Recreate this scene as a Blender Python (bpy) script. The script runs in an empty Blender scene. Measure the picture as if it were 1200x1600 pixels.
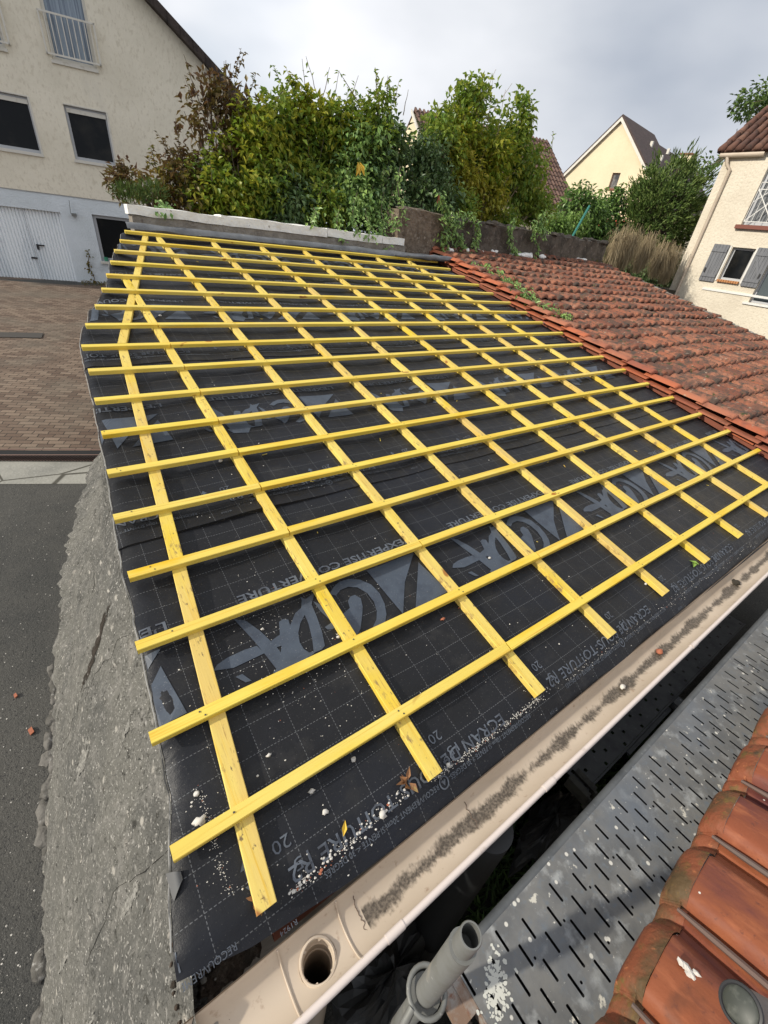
import bpy, bmesh, math, random
from mathutils import Vector, Matrix, noise, geometry
random.seed(7)
R = math.radians
# ------------------------------------------------------------------ camera, world, sun, exposure
scn = bpy.context.scene
CAM = Vector((0.52442, -0.62717, 1.47740))
RIGHT = Vector((0.81267898, -0.57215035, 0.11043936))
UP = Vector((0.24138965, 0.50305241, 0.82986102))
FWD = Vector((0.53036206, 0.64775169, -0.54693129))
FPX = 661.668                                   # focal length in pixels of a 1200 x 1600 picture
AL = R(12.0791)                                 # pitch of the shed roof
cd = bpy.data.cameras.new('camera'); cam = bpy.data.objects.new('camera', cd); scn.collection.objects.link(cam)
m3 = Matrix((RIGHT, UP, -FWD)).transposed()
cam.matrix_world = Matrix.Translation(CAM) @ m3.to_4x4()
cd.sensor_fit = 'HORIZONTAL'; cd.sensor_width = 36; cd.lens = 36 * FPX / 1200
cd.clip_start = 0.02; cd.clip_end = 2000
scn.camera = cam
scn.view_settings.view_transform = 'Standard'; scn.view_settings.look = 'None'
scn.view_settings.exposure = 0.22; scn.view_settings.gamma = 1.0
SUN = Vector((-0.85, 0.24, 0.50)).normalized()   # towards the sun
sl = bpy.data.lights.new('sun', 'SUN'); sl.energy = 3.4; sl.angle = R(1.5); sl.color = (1, 0.93, 0.80)
so = bpy.data.objects.new('sun', sl); scn.collection.objects.link(so)
so.rotation_euler = SUN.to_track_quat('Z', 'Y').to_euler()
w = bpy.data.worlds.new('World'); scn.world = w; w.use_nodes = True
nt = w.node_tree; nt.nodes.clear()
def wn(t): return nt.nodes.new(t)
sky = wn('ShaderNodeTexSky'); sky.sky_type = 'NISHITA'; sky.sun_disc = False
sky.sun_elevation = math.asin(SUN.z); sky.sun_rotation = math.atan2(SUN.x, SUN.y)
tc = wn('ShaderNodeTexCoord'); mp = wn('ShaderNodeMapping'); mp.inputs['Scale'].default_value = (1, 1, 2.2)
n1 = wn('ShaderNodeTexNoise'); n1.inputs['Scale'].default_value = 1.7; n1.inputs['Detail'].default_value = 5; n1.inputs['Roughness'].default_value = .45
n2 = wn('ShaderNodeTexNoise'); n2.inputs['Scale'].default_value = 1.3; n2.inputs['Detail'].default_value = 4
r1 = wn('ShaderNodeValToRGB'); r1.color_ramp.elements[0].position = .30; r1.color_ramp.elements[0].color = (.39, .43, .50, 1)
r1.color_ramp.elements[1].position = .70; r1.color_ramp.elements[1].color = (.86, .87, .90, 1)
e = r1.color_ramp.elements.new(.5); e.color = (.62, .645, .69, 1)
r2 = wn('ShaderNodeMapRange'); r2.inputs['From Min'].default_value = .60; r2.inputs['From Max'].default_value = .74
r2.inputs['To Min'].default_value = 1.0; r2.inputs['To Max'].default_value = .55
sc_ = wn('ShaderNodeVectorMath'); sc_.operation = 'SCALE'; sc_.inputs['Scale'].default_value = .11
mx = wn('ShaderNodeMix'); mx.data_type = 'RGBA'
bg = wn('ShaderNodeBackground'); bg.inputs['Strength'].default_value = 1.05
wo = wn('ShaderNodeOutputWorld')
L = nt.links.new
L(tc.outputs['Generated'], mp.inputs['Vector']); L(mp.outputs['Vector'], n1.inputs['Vector']); L(mp.outputs['Vector'], n2.inputs['Vector'])
L(n1.outputs['Fac'], r1.inputs['Fac']); L(n2.outputs['Fac'], r2.inputs['Value'])
L(sky.outputs['Color'], sc_.inputs[0]); L(r2.outputs['Result'], mx.inputs['Factor'])
L(sc_.outputs['Vector'], mx.inputs['A']); L(r1.outputs['Color'], mx.inputs['B'])
L(mx.outputs['Result'], bg.inputs['Color']); L(bg.outputs['Background'], wo.inputs['Surface'])

# ------------------------------------------------------------------ measuring helpers (pixel of the photograph -> point of the place)
def ray(px, py): return RIGHT * ((px - 600) / FPX) + UP * (-(py - 800) / FPX) + FWD
def on(px, py, n, p0):
    d = ray(px, py); n = Vector(n); return CAM + d * (n.dot(Vector(p0) - CAM) / n.dot(d))
def atY(px, py, Y): return on(px, py, (0, 1, 0), (0, Y, 0))
def atX(px, py, X): return on(px, py, (1, 0, 0), (X, 0, 0))
def atZ(px, py, Z): return on(px, py, (0, 0, 1), (0, 0, Z))
def atD(px, py, d): return CAM + ray(px, py) * d
CA, SA = math.cos(AL), math.sin(AL)
def RP(u, v, h): return Vector((u, v * CA - h * SA, v * SA + h * CA))     # roof coordinates: along eave, up slope, off the batten tops
NR = Vector((0, -SA, CA))
def UV(px, py, h=0):
    p = on(px, py, NR, NR * h); return p.x, (p.y + h * SA) / CA
def gz(y):                                        # height of the yard
    if y >= 19: return -1.13
    if y >= 4.5: return -1.6 + .0362 * (y - 6)
    if y >= 0: return -1.654 + .07 * (y - 4.5)
    return -1.969
def ground_at(px, py):
    p = atZ(px, py, -1.6)
    for _ in range(12): p = atZ(px, py, gz(p.y))
    return p
def nz(x, y, z=0, s=1.0): return noise.noise(Vector((x * s, y * s, z * s)))
def lerp(a, b, t): return a + (b - a) * t

# ------------------------------------------------------------------ mesh helpers
class MB:
    def __init__(s): s.v = []; s.f = []; s.m = []
    def add(s, vs, fs, mi=0):
        o = len(s.v); s.v += [Vector(p) for p in vs]
        for f in fs: s.f.append([i + o for i in f]); s.m.append(mi)
    def box(s, a, b, mi=0):
        x0, y0, z0 = a; x1, y1, z1 = b
        s.add([(x0,y0,z0),(x1,y0,z0),(x1,y1,z0),(x0,y1,z0),(x0,y0,z1),(x1,y0,z1),(x1,y1,z1),(x0,y1,z1)],
              [(0,3,2,1),(4,5,6,7),(0,1,5,4),(1,2,6,5),(2,3,7,6),(3,0,4,7)], mi)
    def obox(s, o, ax, ay, az, mi=0):             # origin corner + three edge vectors
        o, ax, ay, az = Vector(o), Vector(ax), Vector(ay), Vector(az)
        p = [o, o+ax, o+ax+ay, o+ay]; p += [q+az for q in p]
        fs = [(0,3,2,1),(4,5,6,7),(0,1,5,4),(1,2,6,5),(2,3,7,6),(3,0,4,7)]
        if ax.cross(ay).dot(az) < 0: fs = [f[::-1] for f in fs]
        s.add(p, fs, mi)
    def tube(s, path, r, n=8, mi=0, cap=True):
        path = [Vector(p) for p in path]; k = len(path)
        rr = r if isinstance(r, (list, tuple)) else [r] * k
        vs = []; prev = None
        for i, p in enumerate(path):
            t = (path[min(i+1, k-1)] - path[max(i-1, 0)])
            if t.length < 1e-9: t = Vector((0, 0, 1))
            t.normalize()
            a = prev - t * prev.dot(t) if prev is not None else t.orthogonal()
            if a.length < 1e-6: a = t.orthogonal()
            a.normalize(); prev = a; b = t.cross(a)
            vs += [p + (a * math.cos(2*math.pi*j/n) + b * math.sin(2*math.pi*j/n)) * rr[i] for j in range(n)]
        fs = [(i*n+j, i*n+(j+1) % n, (i+1)*n+(j+1) % n, (i+1)*n+j) for i in range(k-1) for j in range(n)]
        if cap: fs += [tuple(range(n))[::-1], tuple((k-1)*n+j for j in range(n))]
        s.add(vs, fs, mi)
    def grid(s, fn, nu, nv, mi=0, skip=None):
        vs = [fn(i, j) for j in range(nv+1) for i in range(nu+1)]
        fs = [(j*(nu+1)+i, j*(nu+1)+i+1, (j+1)*(nu+1)+i+1, (j+1)*(nu+1)+i) for j in range(nv) for i in range(nu) if not (skip and skip(i, j))]
        s.add(vs, fs, mi)
    def lump(s, c, r, seed=0, sub=2, amp=.25, mi=0, sq=1.0):
        bm = bmesh.new(); bmesh.ops.create_icosphere(bm, subdivisions=sub, radius=1.0)
        r = r if isinstance(r, (tuple, list)) else (r, r, r)
        vs = []
        for q in bm.verts:
            d = 1 + amp * noise.noise(q.co * 1.6 + Vector((seed * 3.1, seed * 1.7, 0)))
            vs.append(Vector(c) + Vector((q.co.x * r[0], q.co.y * r[1], q.co.z * r[2] * sq)) * d)
        s.add(vs, [tuple(x.index for x in f.verts) for f in bm.faces], mi); bm.free()
    def sheet(s, loops, depth, mi=0, mi_side=None):
        """flat polygon (first loop the outline, the others holes), each loop a list of points, thickened by the vector depth"""
        loops = [[Vector(p) for p in l] for l in loops]; depth = Vector(depth)
        tri = geometry.tessellate_polygon(loops); flat = [p for l in loops for p in l]; n = len(flat)
        nrm = Vector()
        for t in tri:
            nrm += (flat[t[1]] - flat[t[0]]).cross(flat[t[2]] - flat[t[0]])
        fl = nrm.dot(depth) > 0
        fs = []
        for t in tri:
            c = (flat[t[1]] - flat[t[0]]).cross(flat[t[2]] - flat[t[0]])
            t = tuple(t) if (c.dot(depth) < 0) else tuple(t)[::-1]
            fs.append(t)
        o = len(s.v); s.add(flat + [p + depth for p in flat], fs, mi)
        for t in fs: s.f.append([o + n + i for i in t[::-1]]); s.m.append(mi)
        b = 0
        for l in loops:
            k = len(l)
            for i in range(k):
                s.f.append([o+b+i, o+b+(i+1) % k, o+n+b+(i+1) % k, o+n+b+i]); s.m.append(mi if mi_side is None else mi_side)
            b += k
def wpos(o):
    p = Vector()
    while o is not None: p += o.location; o = o.parent
    return p
def obj(name, mb, mats, parent=None, smooth=False, loc=None):
    base = wpos(parent) if parent else Vector((0, 0, 0))
    off = Vector(loc) if loc is not None else base
    me = bpy.data.meshes.new(name)
    me.from_pydata([tuple(p - off) for p in mb.v], [], mb.f)
    for m in (mats if isinstance(mats, (list, tuple)) else [mats]): me.materials.append(m)
    me.polygons.foreach_set('material_index', mb.m)
    if smooth: me.polygons.foreach_set('use_smooth', [True] * len(me.polygons))
    me.update()
    o = bpy.data.objects.new(name, me); scn.collection.objects.link(o)
    if parent: o.parent = parent; o.location = off - base
    else: o.location = off
    return o
def tag(o, label=None, cat=None, group=None, kind=None):
    if label: o['label'] = label
    if cat: o['category'] = cat
    if group: o['group'] = group
    if kind: o['kind'] = kind
    return o
def thing(name, label, cat, loc, group=None):
    o = bpy.data.objects.new(name, None); scn.collection.objects.link(o); o.location = loc; o.empty_display_size = .1
    return tag(o, label, cat, group)
def struct(name, mb, m, smooth=False): return tag(obj(name, mb, m, smooth=smooth), kind='structure')
def smoothed(o, ang=40):
    me = o.data; me.polygons.foreach_set('use_smooth', [True] * len(me.polygons)); me.set_sharp_from_angle(angle=R(ang)); return o

# ------------------------------------------------------------------ materials
def mat(name, col, rough=.8, metal=0, layers=(), bump=(), island=None, spec=None, trans=0, coord='Object', objrand=None):
    """layers: (kind, scale, colour, lo, hi[, stretch xyz[, detail]]) mixed over the base; bump: (scale, height[, stretch])"""
    m = bpy.data.materials.new(name); m.use_nodes = True; t = m.node_tree; N = t.nodes; K = t.links.new
    b = N['Principled BSDF']; b.inputs['Roughness'].default_value = rough; b.inputs['Metallic'].default_value = metal
    if spec is not None: b.inputs['Specular IOR Level'].default_value = spec
    tcn = N.new('ShaderNodeTexCoord'); vec = tcn.outputs[coord]
    if objrand:
        oo = N.new('ShaderNodeObjectInfo'); om = N.new('ShaderNodeMath'); om.operation = 'MULTIPLY'; om.inputs[1].default_value = 37.0; K(oo.outputs['Random'], om.inputs[0])
        oa = N.new('ShaderNodeVectorMath'); oa.operation = 'ADD'; K(vec, oa.inputs[0]); K(om.outputs[0], oa.inputs[1]); vec = oa.outputs['Vector']
    def mapped(st, rot=0):
        if not st and not rot: return vec
        q = N.new('ShaderNodeMapping'); q.inputs['Scale'].default_value = st or (1, 1, 1); q.inputs['Rotation'].default_value = (0, 0, rot); K(vec, q.inputs['Vector']); return q.outputs['Vector']
    cur = None
    def mixin(fac, c):
        nonlocal cur
        q = N.new('ShaderNodeMix'); q.data_type = 'RGBA'; K(fac, q.inputs['Factor'])
        if cur is None: q.inputs['A'].default_value = (*col, 1)
        else: K(cur, q.inputs['A'])
        q.inputs['B'].default_value = (*c, 1); cur = q.outputs['Result']
    if island:
        gi = N.new('ShaderNodeNewGeometry'); rp = N.new('ShaderNodeValToRGB'); rp.color_ramp.interpolation = 'LINEAR'
        els = rp.color_ramp.elements; els[0].color = (*island[0], 1); els[-1].color = (*island[-1], 1)
        for i, c in enumerate(island[1:-1]): q = els.new((i + 1) / (len(island) - 1)); q.color = (*c, 1)
        K(gi.outputs['Random Per Island'], rp.inputs['Fac']); cur = rp.outputs['Color']
    if objrand:
        oi = N.new('ShaderNodeObjectInfo'); mixin(oi.outputs['Random'], objrand)
    for ly in layers:
        kind, sc, c, lo, hi = ly[:5]; st = ly[5] if len(ly) > 5 else None; det = ly[6] if len(ly) > 6 else 5
        if kind == 'noise':
            q = N.new('ShaderNodeTexNoise'); q.inputs['Scale'].default_value = sc; q.inputs['Detail'].default_value = det; q.inputs['Roughness'].default_value = .6; out = q.outputs['Fac']
        elif kind == 'voronoi':
            q = N.new('ShaderNodeTexVoronoi'); q.inputs['Scale'].default_value = sc; out = q.outputs['Distance']
        elif kind == 'crack':
            q = N.new('ShaderNodeTexVoronoi'); q.feature = 'DISTANCE_TO_EDGE'; q.inputs['Scale'].default_value = sc; out = q.outputs['Distance']
        K(mapped(st), q.inputs['Vector'])
        r = N.new('ShaderNodeMapRange'); r.inputs['From Min'].default_value = lo; r.inputs['From Max'].default_value = hi; K(out, r.inputs['Value'])
        mixin(r.outputs['Result'], c)
    if cur is None: b.inputs['Base Color'].default_value = (*col, 1)
    else: K(cur, b.inputs['Base Color'])
    prev = None
    for bp in bump:
        sc, hgt = bp[:2]; st = bp[2] if len(bp) > 2 else None
        q = N.new('ShaderNodeTexNoise'); q.inputs['Scale'].default_value = sc; q.inputs['Detail'].default_value = 4; K(mapped(st), q.inputs['Vector'])
        p = N.new('ShaderNodeBump'); p.inputs['Distance'].default_value = hgt; p.inputs['Strength'].default_value = 1; K(q.outputs['Fac'], p.inputs['Height'])
        if prev: K(prev, p.inputs['Normal'])
        prev = p.outputs['Normal']
    if prev: K(prev, b.inputs['Normal'])
    if trans:
        tr = N.new('ShaderNodeBsdfTranslucent'); ms = N.new('ShaderNodeMixShader'); ms.inputs['Fac'].default_value = trans
        if cur is None: tr.inputs['Color'].default_value = (*col, 1)
        else: K(cur, tr.inputs['Color'])
        K(b.outputs['BSDF'], ms.inputs[1]); K(tr.outputs['BSDF'], ms.inputs[2]); K(ms.outputs['Shader'], N['Material Output'].inputs['Surface'])
    return m
M = {}
M['asphalt'] = mat('asphalt', (.075,.072,.064), .9, layers=[('noise',.9,(.045,.045,.042),.45,.65),('noise',170,(.20,.19,.17),.60,.72,None,2),('noise',60,(.025,.025,.025),.58,.70,None,2),('voronoi',26,(.34,.32,.28),.09,.05)], bump=[(120,.006),(35,.006)])
M['concrete'] = mat('weathered_concrete', (0.142,0.137,0.120), .95, layers=[('noise',1.6,(0.094,0.092,0.083),.42,.62),('noise',9,(0.203,0.194,0.175),.52,.70),('noise',42,(0.283,0.269,0.245),.57,.70,None,3),('noise',24,(0.042,0.040,0.033),.60,.68,None,3),('noise',4,(0.283,0.260,0.227),.66,.74),('noise',75,(0.453,0.434,0.396),.63,.70,None,2),('noise',12,(0.434,0.406,0.359),.665,.71),('noise',5.3,(0.038,0.028,0.019),.67,.72),('voronoi',7,(0.378,0.354,0.312),.13,.07)], bump=[(90,.012),(30,.02),(10,.03)])
M['pale_concrete'] = mat('pale_concrete', (.34,.33,.29), .95, layers=[('noise',1.8,(.24,.235,.21),.4,.65),('noise',30,(.42,.41,.37),.55,.75),('crack',.9,(.08,.075,.06),.014,.006)], bump=[(30,.006)])
M['stone_grey'] = mat('rubble_stone', (.26,.24,.21), .95, layers=[('noise',9,(.13,.12,.105),.45,.6),('noise',25,(.44,.42,.39),.58,.7),('noise',4,(.12,.06,.035),.6,.72)], bump=[(30,.012)])
M['brown_soil'] = mat('brown_mortar_soil', (.06,.042,.03), 1, layers=[('noise',30,(.14,.115,.09),.5,.7),('noise',9,(.03,.025,.018),.5,.65)], bump=[(90,.012),(30,.02)])
M['footing'] = mat('footing_rubble', (.15,.14,.125), .95, layers=[('noise',9,(.08,.075,.065),.45,.6),('noise',25,(.32,.31,.29),.58,.7)], bump=[(30,.012)])
M['soil'] = mat('dark_soil', (.035,.03,.022), 1, layers=[('noise',20,(.07,.055,.04),.5,.7),('noise',6,(.03,.045,.015),.55,.7)], bump=[(25,.02)])
M['beige_render'] = mat('beige_roughcast', (.82,.755,.62), .95, layers=[('noise',1.0,(.74,.68,.55),.4,.7),('noise',14,(.68,.615,.49),.52,.66,(1,1,.55)),('noise',.6,(.64,.595,.50),.62,.78,(1,1,.25))], bump=[(16,.014,(1,1,.5))])
M['blue_render'] = mat('pale_blue_render', (.70,.75,.79), .92, layers=[('noise',1.2,(.62,.67,.70),.42,.68),('noise',.8,(.42,.45,.46),.66,.82)], bump=[(22,.015)])
M['cream_render'] = mat('cream_roughcast', (.72,.65,.53), .95, layers=[('noise',1.2,(.64,.57,.46),.42,.68),('noise',18,(.60,.53,.42),.54,.66)], bump=[(16,.018)])
M['yellow_render'] = mat('yellow_render', (.80,.69,.48), .95, layers=[('noise',.6,(.72,.61,.42),.4,.7)], bump=[(9,.012)])
M['white_paint'] = mat('white_paint', (.74,.73,.70), .45, layers=[('noise',5,(.58,.56,.51),.55,.75)])
M['off_white'] = mat('off_white_frame', (.66,.63,.56), .5, layers=[('noise',6,(.50,.46,.38),.55,.75)])
M['grey_frame'] = mat('grey_pvc', (.42,.43,.45), .4)
M['garage'] = mat('garage_door_paint', (.88,.91,.93), .5, layers=[('noise',2,(.66,.71,.75),.45,.75,(1,1,.2))])
M['black_metal'] = mat('black_metal', (.02,.02,.022), .45)
M['glass'] = mat('dark_window_glass', (.008,.009,.010), .08, spec=.18, layers=[('noise',1.5,(.03,.028,.024),.5,.8)])
M['curtain'] = mat('blue_grey_curtain', (.30,.36,.43), .7, layers=[('noise',3,(.17,.21,.27),.45,.6,(6,6,.15))], bump=[(4,.05,(5,5,.1))])
M['painted_shade'] = mat('near_black_shade', (.012,.012,.013), .9)  # near-black colour painted in for shade behind slots and grating
M['roof_dark'] = mat('dark_roof_tile', (.055,.04,.034), .85, layers=[('noise',6,(.03,.022,.02),.45,.65)], bump=[(12,.02)])
M['roof_brown'] = mat('brown_roof_tile', (.125,.075,.058), .85, island=[(.09,.052,.042),(.13,.075,.058),(.165,.10,.078)], layers=[('noise',3,(.07,.05,.042),.5,.75)])
M['roof_plum'] = mat('plain_brown_tile', (.085,.056,.05), .85, layers=[('noise',2,(.06,.042,.038),.4,.7)], bump=[(30,.02,(.3,.3,2))])
M['tile_red'] = mat('weathered_red_tile', (.28,.085,.048), .85, island=[(.15,.055,.034),(.25,.085,.045),(.31,.11,.058),(.34,.14,.08),(.20,.075,.046)],
    layers=[('noise',7,(.070,.048,.036),.46,.62),('noise',16,(.36,.27,.20),.62,.71),('noise',2.1,(.10,.055,.04),.55,.72),('noise',11,(.045,.05,.015),.60,.68),('noise',38,(.05,.04,.032),.56,.66)], bump=[(45,.006),(12,.01)])
M['tile_orange'] = mat('orange_verge_tile', (.44,.125,.05), .75, island=[(.36,.095,.042),(.46,.13,.055),(.40,.15,.08),(.30,.09,.05)], layers=[('noise',8,(.20,.075,.045),.52,.72),('noise',14,(.42,.30,.20),.66,.76)], bump=[(40,.004)])
M['tile_front'] = mat('glossy_terracotta', (.27,.085,.036), .60, spec=.28, island=[(.225,.064,.03),(.285,.09,.037),(.255,.078,.04)], layers=[('noise',5,(.115,.036,.034),.45,.62,(1,.45,.45)),('noise',3,(.075,.035,.022),.60,.72),('noise',22,(.36,.12,.055),.56,.72,(1,.3,.3)),('noise',48,(.13,.045,.03),.62,.72),('voronoi',17,(.62,.58,.52),.05,.035)], bump=[(60,.0015),(16,.004,(1,.3,.3))])
M['tile_mossy'] = mat('mossy_terracotta_nose', (.23,.068,.03), .7, layers=[('noise',9,(.10,.062,.027),.44,.62,(1,1,1)),('noise',17,(.06,.04,.022),.58,.70),('noise',24,(.16,.10,.03),.56,.68),('noise',60,(.42,.15,.06),.62,.74)], bump=[(55,.004),(18,.006)])
M['moss_lump'] = mat('grey_brown_moss', (.07,.055,.035), 1, layers=[('noise',12,(.05,.05,.018),.45,.6),('noise',13,(.17,.07,.045),.55,.62),('noise',30,(.34,.30,.26),.58,.68)], bump=[(60,.01)])
M['slat'] = mat('grey_tile_rib', (.12,.075,.06), .7, layers=[('noise',14,(.10,.075,.065),.45,.65,(1,.2,.2))])
M['wood_b'] = mat('yellow_batten_wood', (.79,.585,.060), .62, objrand=(.76,.58,.13), layers=[('noise',4,(.78,.50,.014),.55,.68,(.45,2,2)),('noise',2.2,(.82,.65,.11),.48,.66,(.6,3,3)),('noise',9,(.74,.41,.022),.54,.72,(.18,9,9)),('noise',26,(.60,.30,.02),.60,.72,(.05,6,6)),('noise',3.3,(.42,.16,.012),.715,.75,(1.6,3,3),2)], bump=[(60,.0012,(.1,1,1))])
M['wood_bl'] = mat('pale_yellow_batten_wood', (.76,.59,.12), .66, objrand=(.76,.54,.06), layers=[('noise',4,(.76,.50,.02),.56,.70,(.45,2,2)),('noise',2.2,(.80,.63,.14),.45,.66,(.6,3,3)),('noise',9,(.70,.43,.05),.54,.72,(.18,9,9)),('noise',26,(.58,.33,.05),.60,.72,(.05,6,6)),('noise',3.3,(.38,.16,.03),.71,.75,(1.6,3,3),2)], bump=[(60,.0012,(.1,1,1))])
M['wood_c'] = mat('yellow_counter_batten_wood', (.74,.545,.10), .68, objrand=(.66,.47,.15), layers=[('noise',2.1,(.74,.52,.03),.50,.66),('noise',2.5,(.78,.61,.14),.45,.65,(3,.6,.6)),('noise',9,(.68,.42,.04),.54,.72,(9,.18,.18)),('noise',30,(.40,.25,.07),.60,.70,(5,.25,.25)),('noise',60,(.20,.14,.06),.645,.72,(1,.5,.5),3),('noise',22,(.30,.20,.07),.60,.70,(2,.6,.6)),('noise',3.1,(.36,.15,.03),.70,.745,(3,1.6,1.6),2)], bump=[(60,.0012,(1,.1,.1))])
M['nail'] = mat('nail_head', (.10,.09,.08), .45, .7)
M['gutter'] = mat('beige_gutter_pvc', (.54,.45,.355), .5, layers=[('noise',2.2,(.47,.385,.295),.42,.68),('noise',30,(.36,.26,.19),.62,.75)])
M['gutter_bead'] = mat('pale_gutter_bead', (.70,.61,.56), .45, layers=[('noise',20,(.52,.43,.37),.62,.75)])
M['galv'] = mat('galvanised_steel', (.205,.203,.195), .5, .08, layers=[('noise',6,(.145,.148,.150),.42,.60),('noise',14,(.36,.37,.37),.54,.70),('noise',40,(.17,.19,.21),.55,.7),('noise',2.2,(.15,.17,.20),.5,.7),('noise',13,(.66,.63,.55),.655,.69),('voronoi',15,(.70,.68,.62),.11,.085),('noise',33,(.66,.64,.58),.67,.70),('noise',70,(.50,.49,.46),.68,.73)], bump=[(30,.0015)])
M['galv_edge'] = mat('galvanised_edge', (.13,.138,.145), .55, .15, layers=[('noise',7,(.085,.092,.10),.45,.65),('noise',40,(.22,.23,.24),.60,.75),('noise',3.1,(.16,.075,.05),.69,.72)])
M['tubemat'] = mat('grey_steel_tube', (.19,.192,.182), .6, .25, layers=[('noise',20,(.17,.17,.155),.45,.65),('noise',60,(.40,.39,.36),.65,.75),('noise',9,(.30,.28,.24),.6,.75)], bump=[])
M['rust'] = mat('rusty_steel', (.26,.17,.12), .7, .2, layers=[('noise',18,(.34,.31,.28),.45,.62),('noise',30,(.20,.075,.035),.55,.7)])
M['dull_hook'] = mat('dull_grey_hook', (.10,.10,.085), .6, .2, layers=[('noise',20,(.05,.05,.045),.45,.65)])
M['dark_pipe'] = mat('dark_grey_pipe', (.022,.024,.026), .6)
M['bag'] = mat('grey_plastic_sheet', (.07,.073,.075), .45)
M['white_plaster'] = mat('flaking_white_plaster', (.88,.865,.83), .95, layers=[('noise',4,(.74,.71,.67),.52,.72),('noise',9,(.34,.30,.26),.66,.73)], bump=[(14,.02)])
M['block'] = mat('grey_brown_blockwork', (.25,.22,.185), .95, layers=[('noise',5,(.36,.325,.28),.45,.65),('noise',11,(.15,.12,.10),.6,.72),('noise',2.3,(.52,.47,.43),.6,.72)], bump=[(30,.015)])
M['old_wall'] = mat('mossy_old_masonry', (.115,.095,.075), .98, layers=[('noise',3.5,(.055,.045,.035),.45,.62),('noise',12,(.21,.18,.15),.58,.70),('noise',30,(.36,.33,.29),.66,.73),('noise',5,(.05,.055,.015),.62,.74)], bump=[(9,.05),(32,.02)])
M['old_wall_light'] = mat('brown_rubble_wall', (.20,.155,.115), .98, layers=[('noise',8,(.12,.09,.065),.45,.62),('noise',18,(.30,.25,.20),.56,.68)], bump=[(11,.05),(32,.02)])
M['flash'] = mat('grey_flashing_sheet', (.15,.158,.17), .5, layers=[('noise',5,(.10,.106,.116),.42,.62),('noise',20,(.30,.31,.32),.6,.75)], bump=[(12,.006)])
M['strap'] = mat('grey_metal_strap', (.30,.29,.27), .5, .4)
M['fascia'] = mat('red_brown_fascia', (.22,.065,.035), .7, layers=[('noise',8,(.13,.05,.03),.5,.7)])
M['green_fence'] = mat('green_fence_paint', (.02,.16,.13), .5)
M['bark'] = mat('grey_brown_bark', (.12,.09,.065), .9, layers=[('noise',30,(.20,.16,.12),.5,.7)])
M['twig'] = mat('pale_twig', (.30,.23,.15), .9)
M['terrapot'] = mat('green_plastic_pot', (.05,.28,.17), .5)
M['debris_white'] = mat('pale_mortar', (.62,.59,.54), .95, layers=[('noise',40,(.45,.42,.37),.5,.7)])
M['debris_red'] = mat('brick_crumb', (.38,.13,.07), .9, layers=[('noise',60,(.26,.09,.06),.5,.7)])
M['brown_leaf'] = mat('dead_leaf', (.26,.12,.045), .7, layers=[('noise',30,(.14,.06,.03),.5,.7),('noise',18,(.32,.26,.08),.6,.7)])
M['yellow_leaf'] = mat('yellow_leaf', (.70,.46,.05), .6)
M['green_leaf'] = mat('fallen_green_leaf', (.20,.32,.05), .6)
def leafmat(name, cols, tr=.42, rough=.42): return mat(name, cols[0], rough, island=cols, trans=tr, spec=.35)
LF = {
 'plum': leafmat('plum_brown_leaves', [(.085,.045,.028),(.15,.085,.035),(.13,.105,.03),(.20,.14,.05)]),
 'olive': leafmat('olive_brown_leaves', [(0.137,0.146,0.029),(0.254,0.195,0.039),(0.176,0.098,0.039),(0.098,0.137,0.029)]),
 'yg': leafmat('yellow_green_leaves', [(.34,.37,.04),(.42,.40,.05),(.25,.34,.035),(.15,.24,.03)]),
 'green': leafmat('mid_green_leaves', [(.17,.28,.05),(.30,.37,.05),(.12,.23,.045),(.36,.39,.06),(.20,.32,.05)]),
 'gold': leafmat('golden_leaves', [(.40,.37,.04),(.32,.34,.04),(.50,.42,.07),(.22,.30,.04)]),
 'dark': leafmat('dark_green_leaves', [(0.074,0.138,0.047),(0.129,0.203,0.064),(0.100,0.166,0.081),(0.187,0.256,0.091)], .12, .35),
 'ivy': leafmat('creeper_leaves', [(0.131,0.233,0.071),(0.233,0.376,0.110),(0.353,0.496,0.149),(0.083,0.163,0.061)], .2, .4),
 'thuja': leafmat('conifer_sprays', [(0.060,0.107,0.027),(0.093,0.153,0.036),(0.141,0.208,0.048),(0.194,0.247,0.074)], .12, .6),
 'laurel': leafmat('laurel_leaves', [(0.089,0.170,0.046),(0.155,0.263,0.068),(0.221,0.343,0.085),(0.055,0.116,0.038)], .15, .3),
 'lime': leafmat('lime_green_leaves', [(0.181,0.301,0.071),(0.245,0.365,0.092),(0.140,0.238,0.063)], .25, .4),
 'reed': leafmat('dry_straw', [(.30,.235,.14),(.38,.30,.18),(.22,.17,.10),(.34,.28,.18)], .1, .8),
 'oak': leafmat('tree_leaves', [(0.068,0.127,0.034),(0.101,0.169,0.043),(0.152,0.220,0.051)], .2, .5),
 'moss': leafmat('moss_tufts', [(.10,.09,.012),(.13,.12,.015),(.07,.075,.012)], .1, .9),
}
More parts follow.
